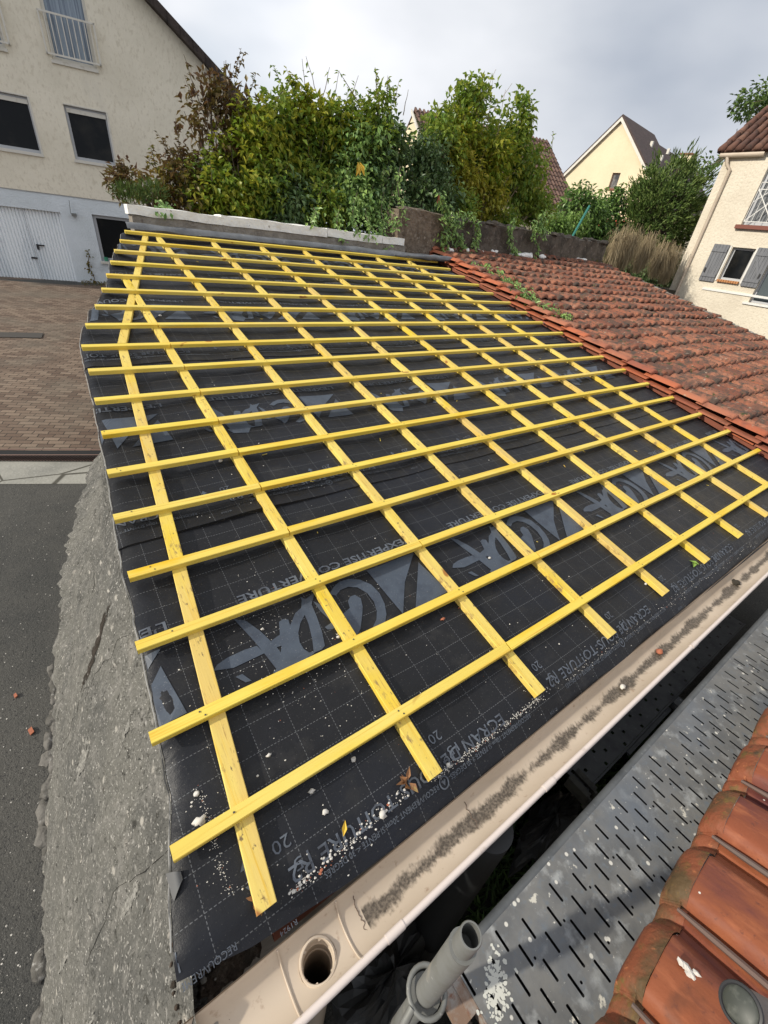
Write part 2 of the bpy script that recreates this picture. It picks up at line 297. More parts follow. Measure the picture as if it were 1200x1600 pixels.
# material of the membrane: black felt with a dashed 10 cm grid and dust; bluish patches put sky reflection into the colour
def membrane_mat():
    m = mat('black_underlay', (.0115,.0117,.0135), .46, spec=.26, layers=[('noise',1.1,(.012,.014,.021),.45,.7),('noise',5,(.028,.027,.026),.56,.80),('noise',150,(.075,.072,.067),.665,.73,None,2),('noise',3.2,(.034,.033,.033),.60,.74)], bump=[(300,.0006),(24,.0014),(5.5,.010,(1,2.2,1))])
    t = m.node_tree; N = t.nodes; K = t.links.new; b = N['Principled BSDF']
    at = N.new('ShaderNodeAttribute'); at.attribute_name = 'roofuv'; sx = N.new('ShaderNodeSeparateXYZ'); K(at.outputs['Vector'], sx.inputs['Vector'])
    def math_(op, a, bb=None):
        q = N.new('ShaderNodeMath'); q.operation = op
        for i, x in enumerate((a, bb)):
            if x is None: continue
            if isinstance(x, (int, float)): q.inputs[i].default_value = x
            else: K(x, q.inputs[i])
        return q.outputs[0]
    def lines(c, pitch, width, along, dash):
        d = math_('ABSOLUTE', math_('SUBTRACT', math_('FRACT', math_('DIVIDE', c, pitch)), .5))
        on_ = math_('LESS_THAN', d, width / pitch / 2)
        return math_('MULTIPLY', on_, math_('LESS_THAN', math_('FRACT', math_('DIVIDE', along, dash)), .6))
    U, V = sx.outputs['X'], sx.outputs['Y']
    g = math_('MAXIMUM', lines(U, .1357, .0022, V, .0125), lines(V, .1, .0022, U, .0125))
    src = b.inputs['Base Color'].links[0].from_socket
    q = N.new('ShaderNodeMix'); q.data_type = 'RGBA'; K(math_('MULTIPLY', g, .36), q.inputs['Factor']); K(src, q.inputs['A']); q.inputs['B'].default_value = (.27,.28,.29,1)
    K(q.outputs['Result'], b.inputs['Base Color']); return m
M['membrane'] = membrane_mat()
M['print'] = mat('grey_blue_print', (.058,.074,.10), .5, layers=[('noise',12,(.036,.046,.066),.45,.7),('noise',140,(.14,.15,.17),.64,.74,None,2)])
M['print_dim'] = mat('faint_grey_print', (.10,.115,.14), .55, layers=[('noise',18,(.05,.056,.07),.46,.66)])
M['membrane_under'] = mat('grey_underside', (.12,.12,.12), .7)
def paver_mat():
    m = mat('brown_block_pavers', (.16,.11,.09), .92, bump=[(60,.004)])
    t = m.node_tree; N = t.nodes; K = t.links.new; b = N['Principled BSDF']
    tcn = N.new('ShaderNodeTexCoord'); mp = N.new('ShaderNodeMapping'); mp.inputs['Rotation'].default_value = (0, 0, R(22)); K(tcn.outputs['Object'], mp.inputs['Vector'])
    nn = N.new('ShaderNodeTexNoise'); nn.inputs['Scale'].default_value = 9; ad = N.new('ShaderNodeVectorMath'); ad.operation = 'MULTIPLY_ADD'
    K(mp.outputs['Vector'], nn.inputs['Vector']); K(nn.outputs['Color'], ad.inputs[0]); ad.inputs[1].default_value = (.03,.03,0); K(mp.outputs['Vector'], ad.inputs[2])
    br = N.new('ShaderNodeTexBrick'); br.inputs['Scale'].default_value = 1; br.inputs['Brick Width'].default_value = .2; br.inputs['Row Height'].default_value = .104
    br.inputs['Mortar Size'].default_value = .006; br.inputs['Mortar Smooth'].default_value = .3; br.inputs['Bias'].default_value = 0
    br.inputs['Color1'].default_value = (.115,.074,.052,1); br.inputs['Color2'].default_value = (.245,.18,.13,1); br.inputs['Mortar'].default_value = (.035,.028,.022,1)
    K(ad.outputs['Vector'], br.inputs['Vector'])
    n2 = N.new('ShaderNodeTexNoise'); n2.inputs['Scale'].default_value = .8; n2.inputs['Detail'].default_value = 6; K(tcn.outputs['Object'], n2.inputs['Vector'])
    r = N.new('ShaderNodeMapRange'); r.inputs['From Min'].default_value = .46; r.inputs['From Max'].default_value = .66; K(n2.outputs['Fac'], r.inputs['Value'])
    q = N.new('ShaderNodeMix'); q.data_type = 'RGBA'; K(r.outputs['Result'], q.inputs['Factor']); K(br.outputs['Color'], q.inputs['A']); q.inputs['B'].default_value = (.15,.13,.10,1)
    q2 = N.new('ShaderNodeMath'); q2.operation = 'MULTIPLY'; q2.inputs[1].default_value = .55; K(r.outputs['Result'], q2.inputs[0]); K(q2.outputs[0], q.inputs['Factor'])
    K(q.outputs['Result'], b.inputs['Base Color'])
    bp = N.new('ShaderNodeBump'); bp.inputs['Distance'].default_value = .008; bp.invert = True; K(br.outputs['Fac'], bp.inputs['Height'])
    src = b.inputs['Normal'].links[0].from_socket; K(src, bp.inputs['Normal']); K(bp.outputs['Normal'], b.inputs['Normal']); return m
M['pavers'] = paver_mat()

# ------------------------------------------------------------------ ground
mb = MB(); ys = [-300,-40,-8,0,1.5,3,4.5,6,8,12,16,19,30,60,150,600]; xs = [-600,-150,-40,-15,-6,0,4,8,15,40,150,700]
mb.grid(lambda i, j: (xs[i], ys[j], gz(ys[j])), len(xs)-1, len(ys)-1); struct('ground', mb, M['asphalt'])
ROT = R(-22); dx = Vector((math.cos(ROT), math.sin(ROT), 0)); dy = Vector((-dx.y, dx.x, 0))
D0 = ground_at(10, 716); D0.z = 0
def gpt(a, b, h): p = D0 + dx*a + dy*b; return Vector((p.x, p.y, gz(max(p.y, 4.5)) + h))
mb = MB()
avals = [-9,-6,-3,0,1.5,3,4.2]
def pav(i, j):
    a = avals[i]; p0 = gpt(a, .10, .004)
    Yend = 19.25 - .2*p0.x; t = j/8
    p = p0 + dy * ((Yend - p0.y)/dy.y) * t; return Vector((p.x, p.y, gz(p.y) + .004))
mb.grid(pav, 6, 8); struct('paved_drive', mb, M['pavers'])
mb = MB(); mb.grid(lambda i, j: gpt(-9 + 11*i/12, -.10 - .56*j/2 - (.03*nz(i*.7, j*3) if j == 2 else 0), .005), 12, 2); mb.f = [f[::-1] for f in mb.f]; struct('concrete_strip', mb, M['pale_concrete'])
# drainage channel
dr = thing('drain_channel', 'slotted rust brown drainage grate across the drive between pavers and concrete strip', 'drain', gpt(0, 0, 0))
M['grate'] = mat('brown_iron_grate', (.24,.15,.12), .7)
mb = MB()
for s in (-.082, .07): mb.obox(gpt(-6, s, .004), dx*7.2, dy*.012, (0, 0, .008))
obj('channel_frame', mb, M['grate'], dr)
mb = MB()
for k in range(200): mb.obox(gpt(-6 + k*.036, -.07, .003), dx*.015 + dy*.0, dy*.14 + dx*.05, (0, 0, .006))
obj('grate', mb, M['grate'], dr)
mb = MB(); mb.obox(gpt(-6, -.07, -.0), dx*7.2, dy*.14, (0, 0, .0015)); obj('channel_bed', mb, M['painted_shade'], dr)  # flush near-black bed, the shade of the channel put into its colour
p = ground_at(38, 522); mb = MB(); mb.obox(p + Vector((-.75, -.22, .004)), (1.05, -.2, 0), (.06, .42, .012), (0, 0, .003))
tag(obj('manhole_cover', mb, mat('worn_iron_plate', (.062,.056,.05), .85), loc=p), 'dark flat cover plate let into the brown block pavers', 'manhole cover')

# garden soil behind the walls (raised)
mb = MB()
outl = [(1.62,6.02),(2.4,10),(3.4,15.5),(4.3,18.2),(14,26),(40,40),(60,20),(30,5),(17.5,6.8),(12.7,6.85),(5.5,6.25)]
mb.sheet([[(x, y, .95) for x, y in outl]], (0, 0, -2.6)); struct('garden_terrain', mb, M['soil'])

# ------------------------------------------------------------------ the shed whose roof is being relaid
GAU = .335
uL = [.44,.46,.49,.53,.54,.57,.60,.62,.64,.65,.72,.83,.93,1.02,1.11,1.20,1.31,1.42]
uR = [6.12,6.10,6.14,6.15,6.18,6.13,6.13,6.13,6.13,6.12,6.07,6.10,6.10,6.06,6.06,6.05,6.01,6.01]
dv = [.006,-.001,0,-.004,.01,-.004,-.009,-.002,.003,0,-.002,-.003,.001,.003,.003,.002,-.006,.002]
edge_px = [(275,1548,-.055),(285,1420,-.055),(272,1300,-.055),(265,1250,-.055),(250,1150,-.055),(205,950,-.055),(180,830,-.055),(165,730,-.055),(150,650,-.055),(138,600,-.055),(123,530,-.055),(145,470,-.055)]
edge = [UV(a, b, h) for a, b, h in edge_px]
edge = [(.378,-.262),(.405,-.12),(.445,.05)] + [(u, v) for u, v in edge[3:]] + [(.93,4.02),(1.10,4.69),(1.40,5.76)]
edge.sort(key=lambda q: q[1])
def edge_u(v): return edge_line(v) + .010*nz(v*5.2, 3) + .005*nz(v*17, 8)
def edge_line(v):
    if v <= edge[0][1]: return edge[0][0]
    for (a, b), (c, d) in zip(edge, edge[1:]):
        if v <= d: return lerp(a, c, (v - b)/(d - b))
    return edge[-1][0]
LAPS = [-.36, 1.20, 2.83, 4.43, 9]
def strip(v):
    for k in range(4):
        if v < LAPS[k+1]: return k
    return 3
def mem_h(u, v):
    k = strip(v); d = v - LAPS[k]
    h = -.0565 - .009 * (.5 - .5*math.cos(2*math.pi*((u + .016*v - 1.235)/.606))) + .006*nz(u, v, 3, 1.7) + .0035*nz(u, v, 9, 5) + .004*max(0, nz(u*1.5 + v*4, v*1.2, 6))
    if k > 0:
        h += .007 * math.exp(-d/.09)
        if k == 1 and d < .12: h += .014 * math.exp(-((u - 1.1)/.28)**2) * (1 - d/.12) + .006*max(0, nz(u, 2.2, 0, 1.7))*(1 - d/.12)
    e = u - edge_u(v)
    if e < .34:
        t = 1 - e/.34; up = min(max((v - 2.4)/1.5, .25), 1)
        h += .008*up*t*nz(u*6 + v*4, v*7, 2) + t * (.026 * up * math.sin(2*math.pi*v/GAU + 1.2) + .028*nz(u*2.2, v*3.1, 5, 1) - .004)
        if e < .06: h -= (.014 + .010*nz(v*9, 4)) * (1 - e/.06)**2
        h += .0035*t*nz(u*14 + v*6, v*13, 4)
    if v < -.22: h -= (-.22 - v) * (.42 + .10*nz(u, 0, 2, 2.3))
    return min(h, -.0285) if (v < -.25) else h
shed = thing('shed', 'long low shed with stripped roof under yellow timber battens and black underlay', 'shed', (3.3, 2.7, -1.8))
# walls: eave wall, right wall, near gable hidden behind the battered render
mb = MB()
wl = [RP(u + .05, v, -.16) for u, v in edge] ; pts = [(p.x, p.y) for p in wl] + [(6.1, 5.62), (6.1, -.22)]
n = len(pts)
top = [Vector((x, max(y, -.20), max(y, -.2)*math.tan(AL) - .15)) for x, y in pts]; bot = [Vector((p.x, p.y, -2.1)) for p in top]
mb.add(top + bot, [(i, (i+1) % n, n+(i+1) % n, n+i) for i in range(n)] + [tuple(range(n))]); obj('wall', mb, M['block'], shed)
# battered render face
base_px = [(62,1625),(68,1590),(70,1450),(73,1300),(80,1150),(86,1000),(97,880),(131,757),(141,712),(150,655)]
bl = [ground_at(*q) for q in base_px]; bl.sort(key=lambda p: p.y)
bl = [Vector((bl[0].x - .03, -.75, gz(-1)))] + bl
def base_at(y):
    if y <= bl[0].y: return bl[0].x
    for a, b in zip(bl, bl[1:]):
        if y <= b.y: return lerp(a.x, b.x, (y - a.y)/(b.y - a.y))
    return bl[-1].x
mb = MB(); NJ, NI = 300, 60
def batter(i, j):
    y = -.78 + (5.75 + .78)*j/NJ; v = y/CA; t = i/NI
    ue = edge_u(max(v, -.2)) + .035 - (max(0, -.2 - v))*.12; zt = min(max(y, -.32), 5.6)*math.tan(AL) - .105 - max(0, -.32 - y)*.9 - .03*max(0, nz(y*5, 1))
    yb = y + .03; xb = base_at(yb); zb = gz(yb) - .02
    q_ = min(max((y - 1.0)/3.6, 0), 1); q_ = q_*q_*(3 - 2*q_); x = lerp(ue + .05*q_, xb, t**(1 + 1.9*q_)); z = lerp(zt, zb, t); bul = .05*math.sin(math.pi*t)*(1 - q_)
    k_ = .5 + .5*min(max((y - 1.2)/1.0, 0), 1); rr = k_*(.030*nz(x*3+7, y*3, z*3) + .018*nz(x*9, y*9, z*9+4)) + .010*nz(x*22, y*22, z*22)*k_ + .006*nz(x*50, y*50, z*50)
    w_ = max(0, 1 - abs(y - 3.0)/1.7); rr += w_*(.05*nz(x*6 + z*3, y*5 - z*2, z*4) + .028*abs(nz(x*15, y*15, z*15)))
    if t > .86: rr += .05*(t-.86)/.14*abs(nz(y*7, 3, t*4))
    return Vector((x - (bul + rr)*.9, lerp(y, yb, t), z + (bul + rr)*.35))
mb.grid(batter, NI, NJ); mb.f = [f for f in mb.f]; smoothed(obj('rendered_wall_face', mb, M['concrete'], shed), 60)
mb = MB()
for k in range(60):
    y = -.55 + 3.2*k/60 + random.uniform(-.03, .03); x = base_at(y) - random.uniform(-.05, .015)
    mb.lump((x, y, gz(y) + .01), (random.uniform(.02,.05), random.uniform(.03,.085), random.uniform(.012,.022)), k, 2, .55)
tag(obj('footing_stones', mb, M['footing'], shed, True), kind='stuff')
wall_face = bpy.data.objects['rendered_wall_face']
def on_face(i, j, lift):
    a = batter(i, j); n = (batter(i + .5, j) - batter(i - .5, j)).cross(batter(i, j + .5) - batter(i, j - .5)); n.normalize()
    return a + (n if n.x < 0 or n.z > 0 else -n)*lift
M['crack'] = mat('dark_crack', (.018,.015,.012), 1)
for pth_, nm in ((((5, 78), (16, 84), (22, 88), (34, 92), (50, 104)), 'crack'), (((3, 118), (12, 124), (26, 120), (36, 126), (48, 122), (57, 128)), 'crack'), (((4, 40), (18, 46), (30, 44)), 'crack')):
    mb = MB(); pp = []
    for (i0, j0), (i1, j1) in zip(pth_, pth_[1:]):
        for k in range(9): t = k/9; i_ = lerp(i0, i1, t); j_ = lerp(j0, j1, t) + 1.6*nz(i_*.35, j0); pp.append(on_face(i_, j_, .0015))
    mb.tube(pp, [.0007 + .0016*abs(nz(k*.4, i0)) for k in range(len(pp))], 5); obj(nm, mb, M['crack'], wall_face)
def face_patch(ic, jc, ri, rj, seed, m, name, lift=.003):
    mb = MB(); N2 = 44
    mb.grid(lambda a, b: on_face(ic + ri*(2*a/N2 - 1), jc + rj*(2*b/N2 - 1), lift), N2, N2, 0,
            lambda a, b: ((2*(a+.5)/N2 - 1)**2 + (2*(b+.5)/N2 - 1)**2) + .9*nz(a*.16, b*.16, seed) + .5*nz(a*.5, b*.5, seed) > .62)
    smoothed(tag(obj(name, mb, m, wall_face), kind='stuff'), 60)
M['stain'] = mat('dark_brown_stain', (.032,.024,.017), 1, bump=[(60,.012)]); M['lichen'] = mat('pale_lichen', (.26,.25,.225), 1, layers=[('noise',50,(.15,.145,.13),.42,.56),('noise',16,(.34,.325,.29),.5,.7)], bump=[(80,.008)])
for a in ((15, 90, 8, 1.6, 2),): face_patch(*a, M['stain'], 'stain')
for a in ((25, 76, 5, 2.2, 3), (14, 42, 3.5, 1.4, 6), (30, 36, 4, 1.6, 8), (22, 24, 3, 1.6, 11), (38, 18, 5, 2, 12), (54, 32, 3, 2.4, 13), (10, 64, 2.2, .9, 17), (40, 52, 2.6, 1, 19), (44, 30, 2.2, .9, 22), (28, 12, 3, 1.2, 24)): face_patch(*a, M['lichen'], 'lichen', .0015)
# rubble packed under the membrane corner
mb = MB()
for k in range(9):
    u = random.uniform(.42, .64); v = random.uniform(-.36, -.20); mb.lump(RP(u, v, -.205 - max(0, -.25-v)*.9 - max(0, .40-u)*.35), (random.uniform(.03,.06), random.uniform(.03,.05), .014), k, 3, .7, mi=0)
for k in range(150):
    u = random.uniform(.36, .66); v = random.uniform(-.40, -.14)
    if u > .48 and v < -.27: continue
    mb.lump(RP(u, v, -.155 - random.uniform(0, .05)), (random.uniform(.003,.011),)*2 + (random.uniform(.003,.009),), k, 1, .5, mi=0 if random.random() < .72 else 1)
tag(obj('rubble', mb, [M['brown_soil'], M['stone_grey']], shed, True), kind='stuff')
# membrane
us = []; NU = 132
vs_ = sorted(set([round(-.355 + .034*i, 4) for i in range(int(6.12/.034)+1)] + [l + d for l in LAPS[1:4] for d in (-.003, 0, .015, .04)]))
VT = [v for v in vs_ if v <= 5.76]; NV = len(VT) - 1
def low_v(u):                                      # lower hem of the felt, over the gutter
    pts = [(.36,-.255),(.56,-.302),(.84,-.328),(1.21,-.342),(1.75,-.337),(2.54,-.340),(4.4,-.352),(6.2,-.352)]
    for (a, b), (c, d) in zip(pts, pts[1:]):
        if u <= c: return lerp(b, d, max(0, (u - a)/(c - a)))
    return -.352
def memuv(i, j):
    v = VT[j]; t = i/NU; t = t**1.35; a = edge_u(v); u = a + (6.12 - a)*t
    if v < -.2: v = -.2 + (v + .2) * (low_v(u) + .2)/(-.155)
    return u, v
mb = MB(); mb.grid(lambda i, j: RP(*memuv(i, j), mem_h(*memuv(i, j))), NU, NV)
mem = obj('roof_membrane', mb, M['membrane'], shed); smoothed(mem, 50)
a = mem.data.attributes.new('roofuv', 'FLOAT_VECTOR', 'POINT')
vals = []
for j in range(NV+1):
    for i in range(NU+1):
        u, v = memuv(i, j); k = strip(v); vals += [u + (.07*k), v - LAPS[k] - (.037 if k else .037) , 0]
a.data.foreach_set('vector', vals)
# white frayed hem along the left edge and the turned-over corner
mb = MB()
pe = [RP(edge_u(v) - .004, v, mem_h(edge_u(v) + .001, v) + .001) for v in [ -.2 + .04*i for i in range(148)]]
mb.tube(pe, .0022, 5); obj('frayed_hem', mb, mat('pale_frayed_hem', (.34,.33,.31), .8, layers=[('noise',9,(.05,.05,.05),.5,.62)]), mem)
mb = MB(); c0 = RP(.425, -.02, -.085)
def flap(i, j):
    t = i/8; s = j/6; u = .412 + .036*t; v = -.035 - .075*s*(1 - .75*t) - .02*t
    return RP(u, v, -.075 + .030*math.sin(math.pi*t*.7)*(1-.2*s) + .004*nz(i, j))
mb.grid(flap, 8, 6); smoothed(obj('turned_corner', mb, M['membrane_under'], mem))

# printing on the membrane ------------------------------------------------
def text_mesh(s, bold=0.0):
    c = bpy.data.curves.new('t', 'FONT'); c.body = s; c.size = 1; c.resolution_u = 2; c.offset = bold
    o = bpy.data.objects.new('t', c); scn.collection.objects.link(o)
    me = bpy.data.meshes.new_from_object(o.evaluated_get(bpy.context.evaluated_depsgraph_get()))
    vs = [(q.co.x, q.co.y) for q in me.vertices]; fs = [tuple(p.vertices) for p in me.polygons]
    bpy.data.objects.remove(o); bpy.data.curves.remove(c); bpy.data.meshes.remove(me)
    x0 = min(q[0] for q in vs); x1 = max(q[0] for q in vs)
    return [(x - x0, y) for x, y in vs], fs, x1 - x0
class PR(MB):
    def put(s, vs, fs, mi=0):                     # vs in roof (u, v)
        keep = [f for f in fs if any(vs[i][0] > edge_u(vs[i][1]) + .006 for i in f) and all(vs[i][0] < 6.08 and vs[i][1] < 5.7 for i in f)]
        vs = [(max(u, edge_u(v) + .005), v) for u, v in vs]
        s.add([RP(u, v, mem_h(u, v) + .0028) for u, v in vs], keep, mi)
    def text(s, T, u_start, v_base, length, height, mi=0):
        vs, fs, wd = T; sx = length/wd; s.put([(u_start - x*sx, v_base - y*height/.7) for x, y in vs], fs, mi)
    def poly(s, loops, mi=0):
        L3 = [[Vector((u, v, 0)) for u, v in l] for l in loops]; tri = geometry.tessellate_polygon(L3); flat = [p for l in L3 for p in l]
        bm = bmesh.new(); bv = [bm.verts.new(p) for p in flat]
        for t in tri:
            try: bm.faces.new([bv[i] for i in t])
            except ValueError: pass
        for _ in range(5):
            es = [e for e in bm.edges if e.calc_length() > .028]
            if not es: break
            bmesh.ops.subdivide_edges(bm, edges=es, cuts=1, use_grid_fill=False)
        bmesh.ops.triangulate(bm, faces=bm.faces); bm.verts.index_update()
        s.put([(q.co.x, q.co.y) for q in bm.verts], [tuple(x.index for x in f.verts) for f in bm.faces], mi); bm.free()
T_LEX = text_mesh("L'EXPERTISE COUVERTURE", .02); T_ECR = text_mesh('ECRAN DE SOUS-TOITURE R2', .01)
T_10 = text_mesh('RECOUVREMENT 10cm SI PENTE > 30 DEGRÉS'); T_20 = text_mesh('RECOUVREMENT 20cm SI PENTE < 30 DEGRÉS')
T_n = {k: text_mesh(k) for k in ('20', '15', '10', 'R1924')}
LOGO = {  # outlines of the big mark, traced on the felt (u, v)
 'wing': [(1.500,.640),(1.665,.640),(1.800,.640),(1.640,.500),(1.528,.355)],
 'fin': [(1.782,.575),(1.600,.352),(1.815,.358)],
 'bow': [(1.262,.590),(1.300,.618),(1.341,.634),(1.390,.632),(1.440,.606),(1.476,.560),(1.488,.500),(1.478,.440),(1.455,.390),(1.420,.350),(1.370,.335),(1.350,.352),(1.395,.385),(1.420,.420),(1.436,.470),(1.432,.525),(1.405,.572),(1.365,.592),(1.320,.590),(1.285,.570)],
 'dot': [(1.345,.540),(1.372,.540),(1.388,.512),(1.372,.470),(1.352,.440),(1.300,.372),(1.270,.352),(1.262,.388),(1.225,.452),(1.262,.470),(1.312,.486),(1.322,.520)],
}
def thicket(l): return l
def traced(l): return [UV(240 + x/3.75, 900 + y/3.75, -.055) for x, y in l]
LOGO2 = [
 [[(690,375),(740,340),(735,265),(760,248),(790,252),(800,288),(830,215),(865,185),(868,140),(858,120),(890,135),(945,95),(925,165),(955,235),(985,320),(1004,408),(985,430),(945,447),(930,462),(905,475),(895,560),(760,600),(700,560),(740,520),(705,440)],
  [(886,226),(860,275),(848,330),(856,385),(880,425),(912,447),(938,440),(930,370),(908,280)], [(722,412),(750,404),(746,444)]],
 [[(350,552),(372,515),(430,475),(530,430),(605,405),(650,448),(560,492),(470,535)]],
 [[(470,250),(535,256),(620,315),(690,380),(745,460),(785,540),(735,560),(665,470),(595,385)]],
 [[(935,148),(985,172),(1030,220),(1060,280),(1035,262),(975,205)]], [[(1003,300),(1040,275),(1072,292),(1050,312),(1020,314)]],
 [[(480,590),(520,572),(575,612),(540,622)]]]
LOGO2 = [[traced(l) for l in g] for g in LOGO2]
pr = PR()
PER = 1.2355
for k in range(4):
    e0 = LAPS[k]; dvk = 0 if k == 0 else (e0 + .345 + .02); sh = (0, .36, .93, .15)[k]
    for q in range(-2, 6):
        du = sh + q*PER
        if du + 1.85 < .4 or du + .5 > 6.1: continue
        for nm, l in LOGO.items(): pr.poly([[(u + du, v + dvk) for u, v in l]], 0)
        for g in LOGO2: pr.poly([[(u + du, v + dvk) for u, v in l] for l in g], 0)
        pr.text(T_LEX, 1.84 + du, .748 + dvk, .95, .040, 1)
        pr.text(T_ECR, 1.63 + du, -.206 + dvk, .93, .042, 1)
        pr.text(T_10, 1.76 + du, -.268 + dvk, .455, .0175, 1); pr.text(T_20, 1.245 + du, -.268 + dvk, .455, .0175, 1)
        pr.text(T_n['R1924'], .68 + du, -.315 + dvk, .05, .012, 1)
        for j in (0, 1):
            pr.text(T_n['20'], .735 + du + j*.618, -.125 + dvk, .055, .036, 1); pr.text(T_n['15'], .77 + du + j*.618, -.195 + dvk, .05, .032, 1); pr.text(T_n['10'], .735 + du + j*.618, -.215 + dvk + .0, .05, .03, 1) if j else None
            c = .60 + du + j*.618; vv = -.13 + dvk      # double arrow
            pr.poly([[(c-.006, vv-.03), (c+.006, vv-.03), (c+.006, vv-.012), (c+.016, vv-.012), (c, vv+.012), (c-.016, vv-.012), (c-.006, vv-.012)]], 0)
            pr.poly([[(c-.006, vv-.032), (c+.006, vv-.032), (c+.006, vv-.05), (c+.016, vv-.05), (c, vv-.074), (c-.016, vv-.05), (c-.006, vv-.05)]], 0)
        cu, cv = 1.272 + du, -.277 + dvk                # round stamp
        ring = [(cu + .021*math.cos(a*math.pi/10), cv + .021*math.sin(a*math.pi/10)) for a in range(20)]
        hole = [(cu + .016*math.cos(-a*math.pi/10), cv + .016*math.sin(-a*math.pi/10)) for a in range(20)]
        pr.put(ring + hole, [(a, (a+1) % 20, 20 + (20-(a+1)) % 20 if False else 20 + (-(a+1)) % 20, 20 + (-a) % 20) for a in range(20)], 1)
        pr.poly([[(cu-.010, cv+.006), (cu-.004, cv+.010), (cu, cv+.004), (cu+.004, cv+.010), (cu+.010, cv+.006), (cu, cv-.010)]], 1)
obj('printed_marking', pr, [M['print'], M['print_dim']], mem)

# battens and counter battens --------------------------------------------
BW, BH = .041, .027; CWID, CH = .057, .0285
def batten(u0, u1, v, k):
    mb = MB(); n = max(2, int((u1-u0)/.22)); c = .0022
    prof = [(-BW, -BH), (0, -BH), (0, -c), (-c, 0), (-BW + c, 0), (-BW, -c)]
    vs = []; tw = random.uniform(-.003, .003)
    for i in range(n+1):
        u = lerp(u0, u1, i/n); wv = .003*nz(u*.8, k*3.7) + tw*(i/n - .5); wh = .0015*nz(u*.9, k*5.1, 4)
        vs += [RP(u, v + wv + a, b + wh) for a, b in prof]
    m = len(prof); fs = [(i*m+j, i*m+(j+1) % m, (i+1)*m+(j+1) % m, (i+1)*m+j) for i in range(n) for j in range(m)]
    fs += [tuple(range(m))[::-1], tuple(n*m+j for j in range(m))]
    mb.add(vs, fs)
    for q in range(0, 10):                          # nail heads where it crosses a counter batten
        u = 1.235 + .606*(q-1) - .016*v
        if q == 0: u = .62
        if u0 + .01 < u < u1 - .01:
            for s in ((-.006, -.012), (.007, -.030))[: 1 + (k + q) % 2]:
                cpt = RP(u + s[0], v + s[1], .0022); r_ = .0034
                mb.add([cpt] + [cpt + RP(math.cos(a*math.pi/3)*r_, math.sin(a*math.pi/3)*r_, -.0004) for a in range(6)], [(0, 1+a, 1+(a+1) % 6) for a in range(6)], 1)
    return mb
cu = lambda k, v: 1.235 + .606*(k-1) - .016*v
joints = {0: [2], 1: [3], 2: [2], 3: [1], 4: [1], 5: [1], 6: [1], 7: [1], 8: [1], 9: [1], 10: [1, 6], 11: [5], 12: [7], 13: [4], 14: [6], 15: [3], 16: [5], 17: [8]}
for k in range(18):
    v = k*GAU + dv[k]; cuts = [uL[k]] + [cu(j, v) + (.004 if j > 1 else .012) for j in joints.get(k, [])] + [uR[k]]
    for q, (a, b) in enumerate(zip(cuts, cuts[1:])):
        bmh = batten(a + (.0035 if q else 0), b - (.0035 if b != uR[k] else 0), v + (random.uniform(-.003, .003) if q else 0), k*3 + q)
        obj('batten', bmh, [M['wood_b'] if (k*7 + q*3) % 4 else M['wood_bl'], M['nail']], shed)
def cbatten(path, k, wid=CWID):                     # path of (u, v)
    mb = MB(); c = .0022; prof = [(-wid/2, -BH-CH), (wid/2, -BH-CH), (wid/2, -BH-c-.0006), (wid/2-c, -BH-.0006), (-wid/2+c, -BH-.0006), (-wid/2, -BH-c-.0006)]
    L_ = []
    for (a, b), (c_, d) in zip(path, path[1:]):
        n = max(1, int(abs(d-b)/.3)); L_ += [(lerp(a, c_, i/n), lerp(b, d, i/n)) for i in range(n)]
    L_.append(path[-1]); vs = []
    for u, v in L_: vs += [RP(u + a + .004*nz(v*.7, k*2.3), v, b) for a, b in prof]
    m = len(prof); n = len(L_) - 1
    fs = [(i*m+j, (i+1)*m+j, (i+1)*m+(j+1) % m, i*m+(j+1) % m) for i in range(n) for j in range(m)] + [tuple(range(m)), tuple(n*m+j for j in range(m))[::-1]]
    mb.add(vs, fs); return mb
h_ = -.0275
c0b = UV(417, 1420, h_); c0m = UV(190, 537, h_); c0t = UV(227, 368, h_)
obj('counter_batten', cbatten([c0b, (lerp(c0b[0], c0m[0], .5), lerp(c0b[1], c0m[1], .5)), c0m], 20), [M['wood_c']], shed)
obj('counter_batten', cbatten([(c0m[0] + .003, c0m[1] + .01), c0t], 21), [M['wood_c']], shed)
vend = [None, -.247, -.24, -.228, -.221, -.216, -.215, -.21, -.22]
for k in range(1, 9):
    vt = 4.40 if k == 1 else 5.66
    obj('counter_batten', cbatten([(cu(k, vend[k]), vend[k]), (cu(k, vt), vt)], 30+k), [M['wood_c']], shed)
# metal straps at the right ends of the battens, loose end slats
for k in range(5, 12):
    v = k*GAU + dv[k]; mb = MB(); mb.obox(RP(uR[k] + .002, v - .034, -.012), (.10, .01, -.01), RP(0, .026, 0), NR*.003); obj('metal_strap', mb, M['strap'], shed)
# fascia under the membrane and gutter
mb = MB(); mb.box((.62, -.262, -.34), (6.15, -.240, -.205)); obj('fascia_board', mb, M['fascia'], shed)
gut = MB(); GY, GZ, GR = -.386, -.172, .076
def gsec(t, r): a = math.pi*(1 + t); return GY + r*math.cos(a), GZ + r*math.sin(a)
HX, HR = .700, .046
def gut_fn(r):
    return lambda i, j: Vector((XS[i], gsec(j/20, r)[0] * 1, gsec(j/20, r)[1] + (.012*(1 - j/10) if j < 10 else 0)))
XS = [.30, .45, .60] + [.62 + .01*i for i in range(17)] + [.80, 1.2, 1.28, 1.6, 2, 2.5, 3, 3.5, 4, 5, 6, 6.6]
def skip_hole(i, j):
    x = (XS[i] + XS[i+1])/2; y = gsec((j + .5)/20, GR)[0]
    return abs(y - GY) < .05 and ((x - HX)/HR)**2 + ((y - GY)/HR)**2 < 1
